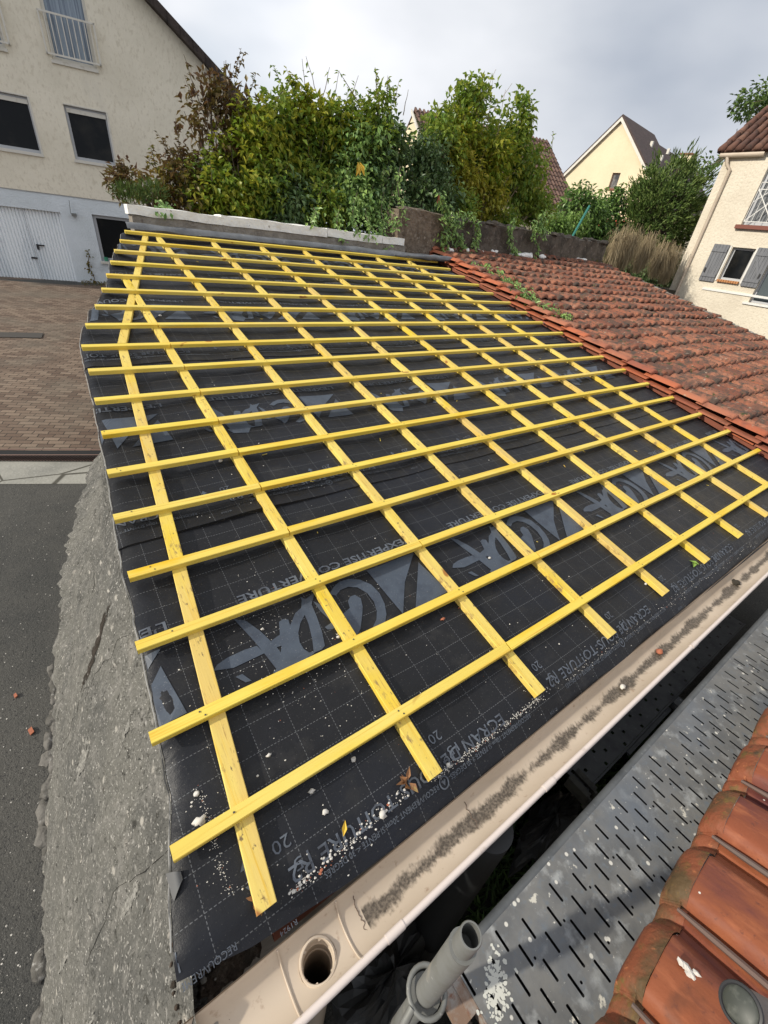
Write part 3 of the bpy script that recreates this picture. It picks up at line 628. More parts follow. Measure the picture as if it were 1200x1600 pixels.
gut.grid(gut_fn(GR), len(XS)-1, 20, 0, skip_hole); gut.f = [f[::-1] for f in gut.f]
gut.grid(gut_fn(GR + .003), len(XS)-1, 20, 0, skip_hole)
gutter = smoothed(obj('gutter', gut, M['gutter'], shed), 60)
# dirt in the gutter bottom is a stain of the gutter material
def gutter_dirt():
    m = M['gutter']; t = m.node_tree; N = t.nodes; K = t.links.new; b = N['Principled BSDF']; src = b.inputs['Base Color'].links[0].from_socket
    g = N.new('ShaderNodeNewGeometry'); s = N.new('ShaderNodeSeparateXYZ'); K(g.outputs['Position'], s.inputs['Vector'])
    n = N.new('ShaderNodeTexNoise'); n.inputs['Scale'].default_value = 85; n.inputs['Detail'].default_value = 5; mpn = N.new('ShaderNodeMapping'); mpn.inputs['Scale'].default_value = (1, .6, .6); K(g.outputs['Position'], mpn.inputs['Vector']); K(mpn.outputs['Vector'], n.inputs['Vector'])
    n2 = N.new('ShaderNodeTexNoise'); n2.inputs['Scale'].default_value = 9; n2.inputs['Detail'].default_value = 3; K(g.outputs['Position'], n2.inputs['Vector'])
    def mt(op, a, c):
        q = N.new('ShaderNodeMath'); q.operation = op
        for i, x in enumerate((a, c)):
            if isinstance(x, (int, float)): q.inputs[i].default_value = x
            else: K(x, q.inputs[i])
        return q.outputs[0]
    d = mt('ABSOLUTE', mt('ADD', s.outputs['Y'], .383), 0); 
    half = mt('ADD', mt('MULTIPLY', n.outputs['Fac'], .040), mt('MULTIPLY', n2.outputs['Fac'], .070))
    rr = N.new('ShaderNodeMapRange'); rr.interpolation_type = 'SMOOTHSTEP'; rr.inputs['From Min'].default_value = -.012; rr.inputs['From Max'].default_value = .010; K(mt('SUBTRACT', mt('SUBTRACT', half, .038), d), rr.inputs['Value'])
    fac = mt('MULTIPLY', rr.outputs['Result'], mt('GREATER_THAN', s.outputs['X'], .86))
    fac = mt('MULTIPLY', fac, mt('LESS_THAN', s.outputs['Z'], -.2))
    n3 = N.new('ShaderNodeTexNoise'); n3.inputs['Scale'].default_value = 120; n3.inputs['Detail'].default_value = 3; K(g.outputs['Position'], n3.inputs['Vector'])
    fac = mt('MULTIPLY', fac, mt('ADD', n3.outputs['Fac'], .40))
    q = N.new('ShaderNodeMix'); q.data_type = 'RGBA'; q.clamp_factor = True; K(fac, q.inputs['Factor']); K(src, q.inputs['A']); q.inputs['B'].default_value = (.070,.055,.040,1); K(q.outputs['Result'], b.inputs['Base Color'])
gutter_dirt()
mb = MB(); mb.tube([(x, GY - GR - .004, GZ + .004) for x in (.30, 1, 2, 3, 4, 5, 6.6)], .0105, 10)
for x in (.90, 1.62, 2.9, 4.3): mb.tube([(x - .03, GY - GR - .004, GZ + .004), (x + .03, GY - GR - .004, GZ + .004)], .0125, 10)
smoothed(obj('gutter_bead', mb, M['gutter_bead'], gutter))
mb = MB()                                           # sleeve and outlet round the hole
def ring_at(x0, x1, r):
    mb.grid(lambda i, j: Vector((x0 + (x1-x0)*i, gsec(j/20, r)[0], gsec(j/20, r)[1] + (.012*(1 - j/10) if j < 10 else 0))), 1, 20)
for x in (.612, .795):
    mb.tube([Vector((x, gsec(j/20, GR - .002)[0], gsec(j/20, GR - .002)[1] + (.012*(1-j/10) if j < 10 else 0))) for j in range(0, 20)], .0032, 6)
mb.tube([(HX + HR*1.06*math.cos(a*math.pi/14), GY + HR*1.06*math.sin(a*math.pi/14), GZ - math.sqrt(max(0, GR**2 - (HR*1.06*math.sin(a*math.pi/14))**2)) + .004) for a in range(29)], .0045, 6)
smoothed(obj('outlet_rim', mb, M['gutter'], gutter))
mb = MB()
N_ = 28
rings = [(-.062, HR*1.02), (-.10, HR*.98), (-.103, HR*.92), (-.15, HR*.92), (-.153, HR*.86), (-.30, HR*.86)]
vs = [Vector((HX + r*math.cos(2*math.pi*a/N_), GY + r*math.sin(2*math.pi*a/N_), GZ + z)) for z, r in rings for a in range(N_)]
mb.add(vs, [(i*N_+a, i*N_+(a+1) % N_, (i+1)*N_+(a+1) % N_, (i+1)*N_+a) for i in range(len(rings)-1) for a in range(N_)])
mb.tube([(HX, GY, GZ - .07), (HX, GY, GZ - .16), (HX, GY, GZ - .161), (HX, GY, -1.97)], [HR + .008, HR + .008, HR + .001, HR + .001], 20, cap=False)
smoothed(obj('downpipe', mb, M['gutter'], gutter))
M['crust'] = mat('dark_glue_crust', (.15,.11,.085), .9)
for x0 in (.85, 1.33):                              # cracked glue crusts at the gutter joints
    mb = MB(); pth = []
    for j in range(34):
        t = .20 + .60*j/33; yz = gsec(t, GR - .0012); pth.append(Vector((x0 + .010*nz(j*.35, x0*7) + .005*nz(j*1.1, x0), yz[0], yz[1])))
    mb.tube(pth, [.0012 + .0012*abs(nz(j*.8, x0)) for j in range(34)], 5); obj('glue_crust', mb, M['crust'], gutter)
# debris in the gutter
def at_gutter(px, py): return atZ(px, py, GZ - GR + .012)
for px, py, r, m_, lab, nm, cat in ((1031, 1018, .019, 'debris_red', 'round red brown crumb of tile lying in the beige gutter', 'tile_crumb', 'debris'),
                              (973, 1073, .015, 'debris_white', 'pale pebble of mortar lying in the beige gutter', 'mortar_crumb', 'debris'),
                              (1150, 910, .026, 'soil', 'dark clump of wet moss lying at far end of the gutter', 'moss_clump', 'debris')):
    mb = MB(); p = at_gutter(px, py); mb.lump(p, (r, r*.85, r*.7), int(px), 2, .5); tag(obj(nm, mb, M[m_], smooth=True, loc=p), lab, cat)

# grey sheet laid along the head of the roof
fl = MB()
def flash_fn(i, j):
    t = i/60; s = j/8; u = 1.46 + (6.20 - 1.46)*t
    bot = 5.735 + .02*nz(u*1.5, 1) - .10*max(0, (t-.45)/.55); topv = 5.80
    wv = .012*nz(u*3, s*2, 1)
    p0 = RP(u, bot, .004 + .010*abs(nz(u*2.4, 7))); p1 = Vector((u, 5.735, lerp(1.255, 1.265, 1-t) ))
    p = p0.lerp(p1, s); p.y -= .05*math.sin(math.pi*s)*(.3 + .7*t); p.z += .02*math.sin(math.pi*s) + wv
    return p
fl.grid(flash_fn, 60, 8)
fs_ = tag(obj('flashing_sheet', fl, M['flash'], loc=(3.9, 5.65, 1.22)), 'loose grey flashing sheet laid along the top of the battened roof', 'flashing'); smoothed(fs_, 70)
rl = MB()
pth = [RP(5.05 + 1.25*i/14, 5.60 + .035*nz(i*.5, 2) + .012*i/14, .040 + .025*(i/14)) for i in range(15)]
rl.tube(pth, [.010 + .030*min(1, i/8)*(1 + .35*nz(i*.9, 3)) - (.018 if i == 14 else 0) for i in range(15)], 14)
for q_ in rl.v: q_ += Vector((0, .012*nz(q_.x*9, q_.z*30, 1), .016*nz(q_.x*7, q_.y*22, 5)))
smoothed(obj('rolled_end', rl, M['flash'], fs_))

# ------------------------------------------------------------------ walls at the head of the roof
ww = thing('garden_wall', 'low blockwork wall with a flaking white coping at the head of the roof', 'wall', (3.5, 5.95, .9))
mb = MB()
def wobx(mb, x0, x1, y0, y1, z0, z1, nx, amp, seed):
    ny, nzv = 4, 4
    def P(x, y, z): d = Vector((nz(x*4+seed, y*4, z*4), nz(x*4, y*4+seed, z*4+5), nz(x*4+2, y*4, z*4+seed)))*amp; return Vector((x, y, z)) + d
    X = lambda i: lerp(x0, x1, i/nx); Y = lambda j: lerp(y0, y1, j/ny); Z = lambda k: lerp(z0, z1, k/nzv)
    mb.grid(lambda i, k: P(X(i), y0, Z(k)), nx, nzv); mb.grid(lambda i, j: P(X(i), Y(j), z1), nx, ny)
    mb.grid(lambda j, k: P(x0, Y(ny-j), Z(k)), ny, nzv); mb.grid(lambda j, k: P(x1, Y(j), Z(k)), ny, nzv)
    mb.grid(lambda i, k: P(X(nx-i), y1, Z(k)), nx, nzv)
wobx(mb, 1.56, 5.50, 5.80, 6.06, 0.8, 1.333, 60, .012, 3); obj('blockwork', mb, M['block'], ww, True)
mb = MB()
for a, b, s in ((1.53, 2.55, 0), (2.56, 4.05, 2), (4.06, 5.02, 5), (5.03, 5.46, 7)): wobx(mb, a, b, 5.785, 6.09, 1.335 + .004*s/7, 1.425 + .012*(s % 3)/2, int((b-a)*16), .014, s)
smoothed(obj('coping', mb, M['white_plaster'], ww), 50)
ow = thing('old_stone_wall', 'dark mossy old rubble wall above the red tile roof', 'wall', (8.5, 6.1, 1.0))
A0, A1 = Vector((5.33, 5.86, 0)), Vector((12.45, 6.5, 0)); ad_ = (A1 - A0); al_ = ad_.length; ad_.normalize(); an_ = Vector((-ad_.y, ad_.x, 0))
def wall_piece(a, b, z0, zf, th, m, name, seed):
    mb = MB(); nx = max(2, int((b-a)*12)); nk = 10
    def disp(p): return Vector((0, .05*nz(p.x*5, p.z*5, seed) + .02*nz(p.x*13, p.z*13, seed), .03*nz(p.x*4, 0, seed)*1))
    def P(s, d, z): p = A0 + ad_*s + an_*d; p.z = z; return p + disp(p)
    S = lambda i: lerp(a, b, i/nx)
    mb.grid(lambda i, k: P(S(i), 0, lerp(z0, zf(S(i)), k/nk)), nx, nk); mb.grid(lambda i, j: P(S(i), th*j/3, zf(S(i)) + .03*math.sin(math.pi*j/3)), nx, 3)
    mb.grid(lambda j, k: P(a, th*(3-j)/3, lerp(z0, zf(a), k/nk)), 3, nk); mb.grid(lambda j, k: P(b, th*j/3, lerp(z0, zf(b), k/nk)), 3, nk)
    return smoothed(obj(name, mb, m, ow), 60)
zt_ = lambda s: 1.83 + .05*nz(s*1.3, 3) + .01*s
wall_piece(0, 1.12, .9, zt_, .36, M['old_wall_light'], 'bare_rubble_section', 1)
wall_piece(1.12, al_, .9, lambda s: zt_(s) - .04, .33, M['old_wall'], 'mossy_section', 4)
mb = MB()
for k in range(46):
    s = random.uniform(1.2, al_); p = A0 + ad_*s + an_*random.uniform(.0, .3); p.z = zt_(s) - .02; mb.lump(p, (random.uniform(.06,.16), random.uniform(.05,.11), random.uniform(.03,.06)), k, 2, .5)
smoothed(obj('capping_stones', mb, M['old_wall'], ow), 60)
mb = MB()
for k in range(26):
    s = random.choice([random.uniform(1.2, 2.6), random.uniform(3.1, 3.9), random.uniform(5.6, 6.2), random.uniform(1, 7)]); p = A0 + ad_*s - an_*random.uniform(.0, .10); v = p.y/CA; p.z = p.y*math.tan(AL) + .10
    mb.lump(p, (random.uniform(.05,.12), .05, random.uniform(.02,.05)), k, 2, .6)
obj('mortar_fillet', mb, M['white_plaster'], ow, True)

# ------------------------------------------------------------------ old tiled roof next door
tr = thing('tiled_shed', 'neighbouring shed with a weathered mossy red tile roof beside the battens', 'shed', (9.2, 2.9, -1.8))
mb = MB(); mb.box((6.25, -.15, -2.1), (12.0, 6.6, -.2)); obj('wall', mb, M['block'], tr)
PITCH = .222
def sag(u, v): return .035*nz(u*.5, v*.5, 2) + .02*nz(u*1.3, v*1.3, 8)
def tile(mb, u, v, wd, ln, hgt, base, rise, jit, mi=0, segs=7):
    du = random.uniform(-jit, jit)*.006; dh = random.uniform(-jit, jit)*.004; rot = random.uniform(-jit, jit)*.012
    xs_ = [i/segs for i in range(segs+1)]
    def prof(x): return hgt*(math.sin(math.pi*min(1, x/.72))**.8 if x < .72 else 0) + (.006 if x > .9 else 0)
    rows = [(0, rise - .022, .6), (0.002, rise - .002, 1), (.03, rise, 1), (ln*.5, rise*.5, 1), (ln, 0, .9)]
    vs = [RP(u + du + wd*x + rot*r[0], v + r[0], base + sag(u, v) + r[1] + dh + prof(x)*r[2]) for r in rows for x in xs_]
    m = segs+1; mb.add(vs, [(i*m+j, i*m+j+1, (i+1)*m+j+1, (i+1)*m+j) for i in range(len(rows)-1) for j in range(segs)], mi)
mb = MB(); mm = MB()
for j in range(21):
    v = -.36 + GAU*j
    for i in range(28):
        u = 6.36 + PITCH*i
        if u > 12.28 - .075*max(0, 6.7 - v) + .12: continue
        tile(mb, u, v, PITCH*1.06, GAU*1.16, .056, .022, .050, 2.0)
        for _ in range(random.choice((0, 1, 2, 2))):
            q = Vector((u + PITCH*random.choice((.02, .8, .95)), v + random.uniform(0, .06))); mm.lump(RP(q.x, q.y, .04 + sag(q.x, q.y)), (random.uniform(.012,.042), random.uniform(.012,.04), random.uniform(.010,.028)), i*j, 1, .5)
obj('roof_tiles', mb, M['tile_red'], tr, True); tag(obj('moss', mm, M['moss_lump'], tr, True), kind='stuff')
mb = MB(); mb2 = MB()
for j in range(20):                                # freshly exposed verge tiles beside the stripped roof, two overlapping layers
    v = -.30 + GAU*j; u = 6.13 + .012*nz(j*.8, 1) + .02*random.random()
    tile(mb, u + .05, v, .26, GAU*1.2, .034, .036, .040, 1.6, 0, 8)
    o = RP(u + .0, v - .01, .012 + sag(u, v)); mb2.obox(o, RP(.11, .0, .004), RP(.01, GAU*1.05, -.030), NR*.016)
    if j % 2 == 0: mb2.obox(RP(u + .045, v + .02, -.02), RP(.16, 0, .004), RP(.012, GAU*.95, -.02), NR*.014)
obj('verge_tiles', mb, M['tile_orange'], tr, True); obj('verge_underlayer', mb2, M['tile_orange'], tr)
mb = MB()
for k in range(60):
    v = lerp(1.0, 6.7, k/59); u = 12.30 - .075*(6.7 - v) + .12
    mb.lump(RP(u, v, .07 + sag(u, v)), (.05, .07, .022), k, 2, .4)
obj('verge_mortar', mb, M['stone_grey'], tr, True)
mb = MB(); mb.obox(RP(6.2, -.3, -.02), RP(6.0, 0, 0), RP(0, 7.0, 0), NR*(-.05)); obj('roof_deck', mb, M['fascia'], tr)

# ------------------------------------------------------------------ scaffold in front
PZ = -.30; PX0, PX1, PY0, PY1 = 1.035, 7.2, -.612, -.932
deck = thing('scaffold_platform', 'slotted galvanised steel scaffold deck splashed with pale paint beside the gutter', 'scaffold deck', (3, -.77, -.3))
mb = MB()
pit = .0189; ncol = int((PX1 - PX0)/pit)
for i in range(ncol):
    x0 = PX0 + pit*i; x1 = x0 + pit; xc = x0 + pit*.5; w2 = .0042
    def quad(xa, xb, ya, yb): mb.add([(xa, ya, PZ), (xa, yb, PZ), (xb, yb, PZ), (xb, ya, PZ)], [(0, 1, 2, 3)])
    off = (-i*.0970) % .257
    cut = [(-.632 - off - m*.257, -.632 - off - m*.257 - .056, w2) for m in (-1, 0, 1)]
    if i % 8 == 3: cut += [(-.738 + r_, -.738 - r_, .0038) for r_ in (.0038,)]
    if i % 8 == 7: cut += [(-.850 + .0038, -.850 - .0038, .0038)]
    cut = sorted([c for c in cut if c[0] < PY0 - .012 and c[1] > PY1 + .010], key=lambda c: -c[0])
    ok = []
    for c in cut:
        if not ok or c[0] < ok[-1][1] - .004: ok.append(c)
    y = PY0
    for ya, yb, w_ in ok:
        quad(x0, x1, y, ya); r_ = w_*.55
        # slot with cut corners, the plate left standing on both sides
        mb.add([(x0, ya, PZ), (x0, yb, PZ), (xc - r_, yb, PZ), (xc - w_, yb + r_, PZ), (xc - w_, ya - r_, PZ), (xc - r_, ya, PZ)], [(0, 1, 2, 3, 4, 5)])
        mb.add([(x1, ya, PZ), (xc + r_, ya, PZ), (xc + w_, ya - r_, PZ), (xc + w_, yb + r_, PZ), (xc + r_, yb, PZ), (x1, yb, PZ)], [(0, 1, 2, 3, 4, 5)])
        y = yb
    quad(x0, x1, y, PY1)
obj('slotted_plate', mb, M['galv'], deck)
mb = MB(); mb.box((PX0, PY1 + .002, PZ - .052), (PX0 + pit*ncol, PY0 - .002, PZ - .046)); obj('shade_underside', mb, M['painted_shade'], deck)  # box bottom coloured near-black, painting the shade seen through the slots
mb = MB(); xe = PX0 + pit*ncol
def edgefn(y, sgn):
    pr_ = [(y, PZ), (y + sgn*.006, PZ + .0015), (y + sgn*.016, PZ - .002), (y + sgn*.024, PZ - .012), (y + sgn*.026, PZ - .05), (y + sgn*.012, PZ - .062), (y + sgn*.002, PZ - .055)]
    mb.grid(lambda i, j: Vector((lerp(PX0, xe, i/20), pr_[j][0], pr_[j][1])), 20, len(pr_)-1)
edgefn(PY0, 1); edgefn(PY1, -1); smoothed(obj('folded_edge', mb, M['galv_edge'], deck), 50)
mb = MB(); mb.box((PX0 - .004, PY1, PZ - .06), (PX0, PY0, PZ - .002)); obj('end_plate', mb, M['rust'], deck)
for ya, yb in ((PY0 - .10, PY0 - .012), (PY1 + .02, PY1 + .10)):
    mb = MB(); mb.box((PX0 - .03, ya, PZ - .07), (PX0 - .004, yb, PZ - .004)); mb.box((PX0 - .075, ya, PZ - .028), (PX0 - .0301, yb, PZ - .008)); obj('end_hook', mb, M['rust'], deck)
mb = MB(); mb.tube([(PX0 - .045, -.30 - .28, PZ - .055), (PX0 - .045, -1.1, PZ - .055)], .024, 16); smoothed(obj('bearer_tube', mb, M['tubemat'], deck))
# white paint splash on the deck near its end
mb = MB()
for k in range(190):
    a = random.gauss(0, .016); b = random.gauss(0, .045); p = atZ(775 + random.gauss(0, 9), 1545 + random.gauss(0, 26), PZ + .0008)
    r_ = random.uniform(.0015, .006); n = 6; c = [p + Vector((math.cos(q*1.047)*r_*random.uniform(.6, 1.5), math.sin(q*1.047)*r_*random.uniform(.6, 1.5), 0)) for q in range(n)]
    for q in c: q.z = PZ + .0008 + .000004*k
    mb.add(c, [tuple(range(n))])
tag(obj('paint_splash', mb, mat('dried_white_paint', (.66,.66,.60), .8), deck), kind='stuff')
# standard
st_ = thing('scaffold_standard', 'open topped grey scaffold tube standing at the near end of the steel deck', 'scaffold pole', (.79, -.609, -1.97))
tp = atD(736, 1461, .70); sxp, syp = tp.x, tp.y
mb = MB()
def hollow(mb, z0, z1, r, t=.0035, n=24):
    rings = [(z0, r), (z1 - .002, r), (z1, r - .0012), (z1, r - t), (z1 - .12, r - t)]
    vs = [Vector((sxp + q*math.cos(2*math.pi*a/n), syp + q*math.sin(2*math.pi*a/n), z)) for z, q in rings for a in range(n)]
    mb.add(vs, [(i*n+a, i*n+(a+1) % n, (i+1)*n+(a+1) % n, (i+1)*n+a) for i in range(len(rings)-1) for a in range(n)]); mb.add([vs[4*n+a] for a in range(n)], [tuple(range(n))])
ztop = tp.z + .0
hollow(mb, -1.97, ztop - .065, .0241); smoothed(obj('tube', mb, M['tubemat'], st_), 50)
mb = MB(); hollow(mb, ztop - .08, ztop, .0192); mb.tube([(sxp, syp, ztop - .070), (sxp, syp, ztop - .064)], .0246, 24); smoothed(obj('spigot', mb, M['tubemat'], st_), 50)
mb = MB(); zr = ztop - .44
mb.tube([(sxp + .041*math.cos(a*math.pi/12), syp + .041*math.sin(a*math.pi/12), zr) for a in range(25)], .0058, 8)
smoothed(obj('rosette', mb, M['tubemat'], st_), 50)
mb = MB(); mb.tube([(sxp - .041, syp, zr), (sxp - .075, syp - .01, zr - .02), (sxp - .085, syp - .01, zr - .10)], .009, 8); mb.tube([(sxp, syp, zr - .05), (sxp, syp, zr - .016)], .034, 20); smoothed(obj('clamp_arm', mb, M['tubemat'], st_), 50)
# capped tube end over the near tiles
cp = atD(1157, 1572, .70); ax = Vector((.62, -.50, -.62)).normalized()
ct = thing('capped_tube', 'short grey tube end with a dull glassy cap above the near terracotta tiles', 'scaffold tube', cp)
mb = MB(); mb.tube([cp + ax*.004, cp + ax*.35], .0285, 24, cap=True); smoothed(obj('tube', mb, M['tubemat'], ct), 50)
mb = MB(); o1 = ax.orthogonal().normalized(); o2 = ax.cross(o1)
mb.tube([cp + (o1*math.cos(a*math.pi/14) + o2*math.sin(a*math.pi/14))*.0275 for a in range(29)], .0035, 6); smoothed(obj('rim', mb, M['black_metal'], ct))
mb = MB(); mb.tube([cp - ax*.004, cp - ax*.001, cp + ax*.006], [.020, .0245, .0245], 24); smoothed(obj('end_cap', mb, mat('dull_green_grey_cap', (.045,.05,.042), .5, layers=[('noise',60,(.10,.105,.09),.5,.7)]), ct))
# lower lift: a second perforated plank under the gutter
lp = thing('lower_plank', 'perforated grey steel plank on the lower scaffold lift under the gutter', 'scaffold deck', (3.3, -.48, -.9))
mb = MB(); LZ = -.90; lx0, lx1, ly0, ly1 = 2.25, 4.62, -.30, -.525
n = 34
for i in range(n):
    xa, xb = lerp(lx0, lx1, i/n), lerp(lx0, lx1, (i+1)/n); w_ = xb - xa
    def quad(a, b, c, d): mb.add([(a, c, LZ), (a, d, LZ), (b, d, LZ), (b, c, LZ)], [(0, 1, 2, 3)])
    ysq = [-.42, -.50] if i % 3 == 0 else ([-.455] if i % 3 == 1 else [])
    quad(xa, xa + w_*.36, ly0, ly1); quad(xa + w_*.64, xb, ly0, ly1); y = ly0
    for q in ysq: quad(xa + w_*.36, xa + w_*.64, y, q); y = q - .017
    quad(xa + w_*.36, xa + w_*.64, y, ly1)
obj('perforated_plate', mb, M['galv_edge'], lp)
mb = MB(); mb.box((lx0, ly1 - .012, LZ - .055), (lx1, ly1 - .002, LZ + .004)); mb.box((lx0 + .45, ly1 - .035, LZ - .05), (lx0 + 1.0, ly1 - .013, LZ - .035)); mb.box((lx0, ly0, LZ - .055), (lx1, ly0 + .01, LZ + .002)); obj('folded_edge', mb, M['galv_edge'], lp)
for x in (lx0 - .03, lx0 + .03):
    mb = MB(); mb.box((x, ly1 - .03, LZ - .06), (x + .035, ly1 + .09, LZ + .02)); mb.box((x + .008, ly1 - .045, LZ - .09), (x + .026, ly1 - .0301, LZ + .004)); obj('end_hook', mb, M['dull_hook'], lp)
mb = MB(); mb.box((lx0 + 1.02, ly1 - .05, LZ - .045), (lx0 + 1.10, ly1 - .014, LZ + .006)); mb.box((lx0 + 1.03, ly1 - .07, LZ - .045), (lx0 + 1.045, ly1 - .0501, LZ + .006)); obj('latch', mb, M['galv'], lp)
# dark pipe and plastic sheet in the gap
mb = MB(); p = atD(748, 1372, 1.75); mb.tube([(p.x - .03, -.425, -.26), (p.x - .03, -.425, -1.97)], .085, 24); smoothed(tag(obj('drain_pipe', mb, M['dark_pipe'], loc=(p.x, p.y, -1.97)), 'thick dark grey pipe standing in the gap under the gutter', 'pipe'), 50)
def sheet_bag(c, rx, ry, rz, seed, nm, lab):
    mb = MB()
    def fn(i, j):
        a = 2*math.pi*i/28; b = math.pi*(j/12 - .5); d = 1 + .5*nz(math.cos(a)*2+seed, math.sin(a)*2, b*2) + .22*abs(nz(a*4, b*4, seed))
        return Vector(c) + Vector((rx*math.cos(a)*math.cos(b)*d, ry*math.sin(a)*math.cos(b)*d, rz*math.sin(b)*d))
    mb.grid(fn, 28, 12); tag(obj(nm, mb, M['bag'], loc=c), lab, 'plastic sheet')
sheet_bag((1.10, -.45, -1.62), .26, .13, .22, 2, 'plastic_sheet', 'crumpled grey plastic sheet in the dark gap beside the standing pipe')
sheet_bag((2.35, -.48, -1.6), .30, .10, .16, 6, 'plastic_sheet', 'crumpled grey plastic sheet on the ground under the lower plank')

# ------------------------------------------------------------------ near terracotta eave (bottom right)
nr_ = thing('terracotta_roof', 'glossy orange red interlocking tile eave overhanging the steel deck', 'roof', (1.9, -1.2, -.2))
SL = R(24)
def TP(x, s, h):                                   # s up slope away from the deck, h off the slope
    return Vector((x, -.846 + .045*(x - 1.4) - (s*math.cos(SL) - h*math.sin(SL)), .075 + s*math.sin(SL) + h*math.cos(SL)))
PT = .262
top_m = MB(); nose_m = MB(); rib_m = MB()
def xprof(x):                                      # across one tile: steep left flank, broad flat back, shallow pan
    P = [(0, .004), (.02, .030), (.07, .047), (.16, .053), (.45, .050), (.62, .042), (.70, .022), (.76, .006), (.80, -.010), (.86, -.010), (.88, .004), (.95, .006), (1.04, .003)]
    for (a, b), (c, d) in zip(P, P[1:]):
        if x <= c: return lerp(b, d, (x - a)/(c - a))
    return P[-1][1]
xsamp = [0, .02, .045, .07, .11, .16, .25, .35, .45, .55, .62, .66, .70, .74, .77, .80, .83, .86, .88, .95, 1.04]
for course in range(5):
    for i in range(-3, 22):
        x0 = 1.217 + PT*i + random.uniform(-.004, .004); s0 = course*.34 + random.uniform(-.006, .006); tl = random.uniform(-.003, .003)
        lift = .030
        def pt(x, s, k): return TP(x0 + x*PT - .02*s, s0 + s, lift*(1 - s/.40) + xprof(x)*k + tl + .003*nz((x0 + x*PT)*14, s*9, course) + .0012*nz((x0 + x*PT)*40, s*22, i))
        rows = [(.062, 1.0)] + [(.062 + .358*q/14, 1.02 - .08*q/14) for q in range(1, 15)]
        m = len(xsamp)
        top_m.add([pt(x, s, k) for s, k in rows for x in xsamp], [(a*m+b, (a+1)*m+b, (a+1)*m+b+1, a*m+b+1) for a in range(len(rows)-1) for b in range(m-1)])
        def ns(x, q):                               # rounded, drooping nose
            s = [.062, .052, .030, .010, .0, .004][q]; h = [0, -.0035, -.012, -.026, -.041, -.050][q]
            kk = [1, .99, .93, .82, .66, .60][q]
            wob = .0045*nz(x0*9 + x*5, q*1.3, i) + .0022*nz(x*22, q*2.1, i + 4) + (.0016*math.sin(x*55) if x < .14 or x > .7 else 0)
            return TP(x0 + x*PT, s0 + s, lift + h + xprof(x)*kk + tl + wob)
        nose_m.add([ns(x, q) for q in range(6) for x in xsamp], [(a*m+b, a*m+b+1, (a+1)*m+b+1, (a+1)*m+b) for a in range(5) for b in range(m-1)])
        for q in range(5):                          # moulded ridges on the left end of the nose
            xx = x0 + PT*(-.008 + .011*q)
            nose_m.tube([TP(xx, s0 + .004 + .0115*w_, lift - .040 + .0092*w_ + .006*q) for w_ in range(5)], .0055, 6)
        rib_m.tube([TP(x0 + .93*PT - .02*s, s0 + s, lift*(1 - s/.4) + .018) for s in (.045, .12, .24, .40)], [.005, .008, .008, .007], 6)
smoothed(obj('roof_tiles', top_m, M['tile_front'], nr_), 50); smoothed(obj('tile_noses', nose_m, M['tile_mossy'], nr_), 60); smoothed(obj('interlock_ribs', rib_m, M['slat'], nr_), 50)
mb = MB(); mb.box((.6, -3.4, -2.0), (7, -1.02, -.06)); obj('wall', mb, M['block'], nr_)
p = TP(1.40, .13, .0); mb = MB(); c = atZ(1073, 1515, .186)
for k in range(9):
    q = c + Vector((random.gauss(0, .005), random.gauss(0, .009), random.uniform(0, .002))); mb.lump(q, (.007, .010, .006), k, 1, .4)
tag(obj('paint_splash', mb, M['debris_white'], nr_), kind='stuff')

# ------------------------------------------------------------------ left house
AZ = -.19364; FD = Vector((math.cos(AZ), math.sin(AZ), 0)); FN = Vector((-math.sin(AZ), math.cos(AZ), 0)); FO = CAM + FN*19.577; FO.z = 0
def F(s, z, d=0): p = FO + FD*s + FN*d; p.z = z; return p
lh = thing('apartment_house', 'tall beige roughcast house with pale blue garage storey and dark verge', 'house', F(-3, -1.13, 4))
def rect(s0, s1, z0, z1): return [F(s0, z0), F(s1, z0), F(s1, z1), F(s0, z1)]
eR = 4.6; zE = 6.24 - .70*(eR - .61); rs = -3.3; zR = 6.24 + .70*(.61 - rs); eL = 2*rs - eR
W1 = (-1.97, -.86, 2.32, 3.60); W0 = (-4.30, -2.80, 2.32, 3.60); FD1 = (-1.98, -.90, 4.52, 6.75); FD0 = (-4.2, -3.02, 4.52, 6.75)
mb = MB(); outer = [F(eL, 1.345), F(eR, 1.345), F(eR, zE), F(rs, zR), F(eL, zE)]
mb.sheet([outer] + [rect(a, b, c, d) for a, b, c, d in (W1, W0, FD1, FD0)], FN*.22)
mb.obox(F(eR - .2, -1.2, .221), FD*.2, FN*9, (0, 0, zE + 1.2)); mb.obox(F(eL, -1.2, .221), FD*.2, FN*9, (0, 0, zE + 1.2)); obj('wall', mb, M['beige_render'], lh)
GD = (-5.0, -2.735, -1.13, .87); BWn = (-1.86, -.62, -.42, .92)
mb = MB(); mb.sheet([[F(eL, -1.3), F(eR, -1.3), F(eR, 1.345), F(eL, 1.345)]] + [rect(GD[0], GD[1], -1.2, GD[3]), rect(*BWn)], FN*.26)
for f_ in range(len(mb.v)): mb.v[f_] += FN*.03
obj('garage_storey_wall', mb, M['blue_render'], lh)
mb = MB(); mb.obox(F(eL, 1.325, .012), FD*(eR - eL), FN*(.018 - .0), (0, 0, .022)); obj('string_course', mb, M['grey_frame'], lh)
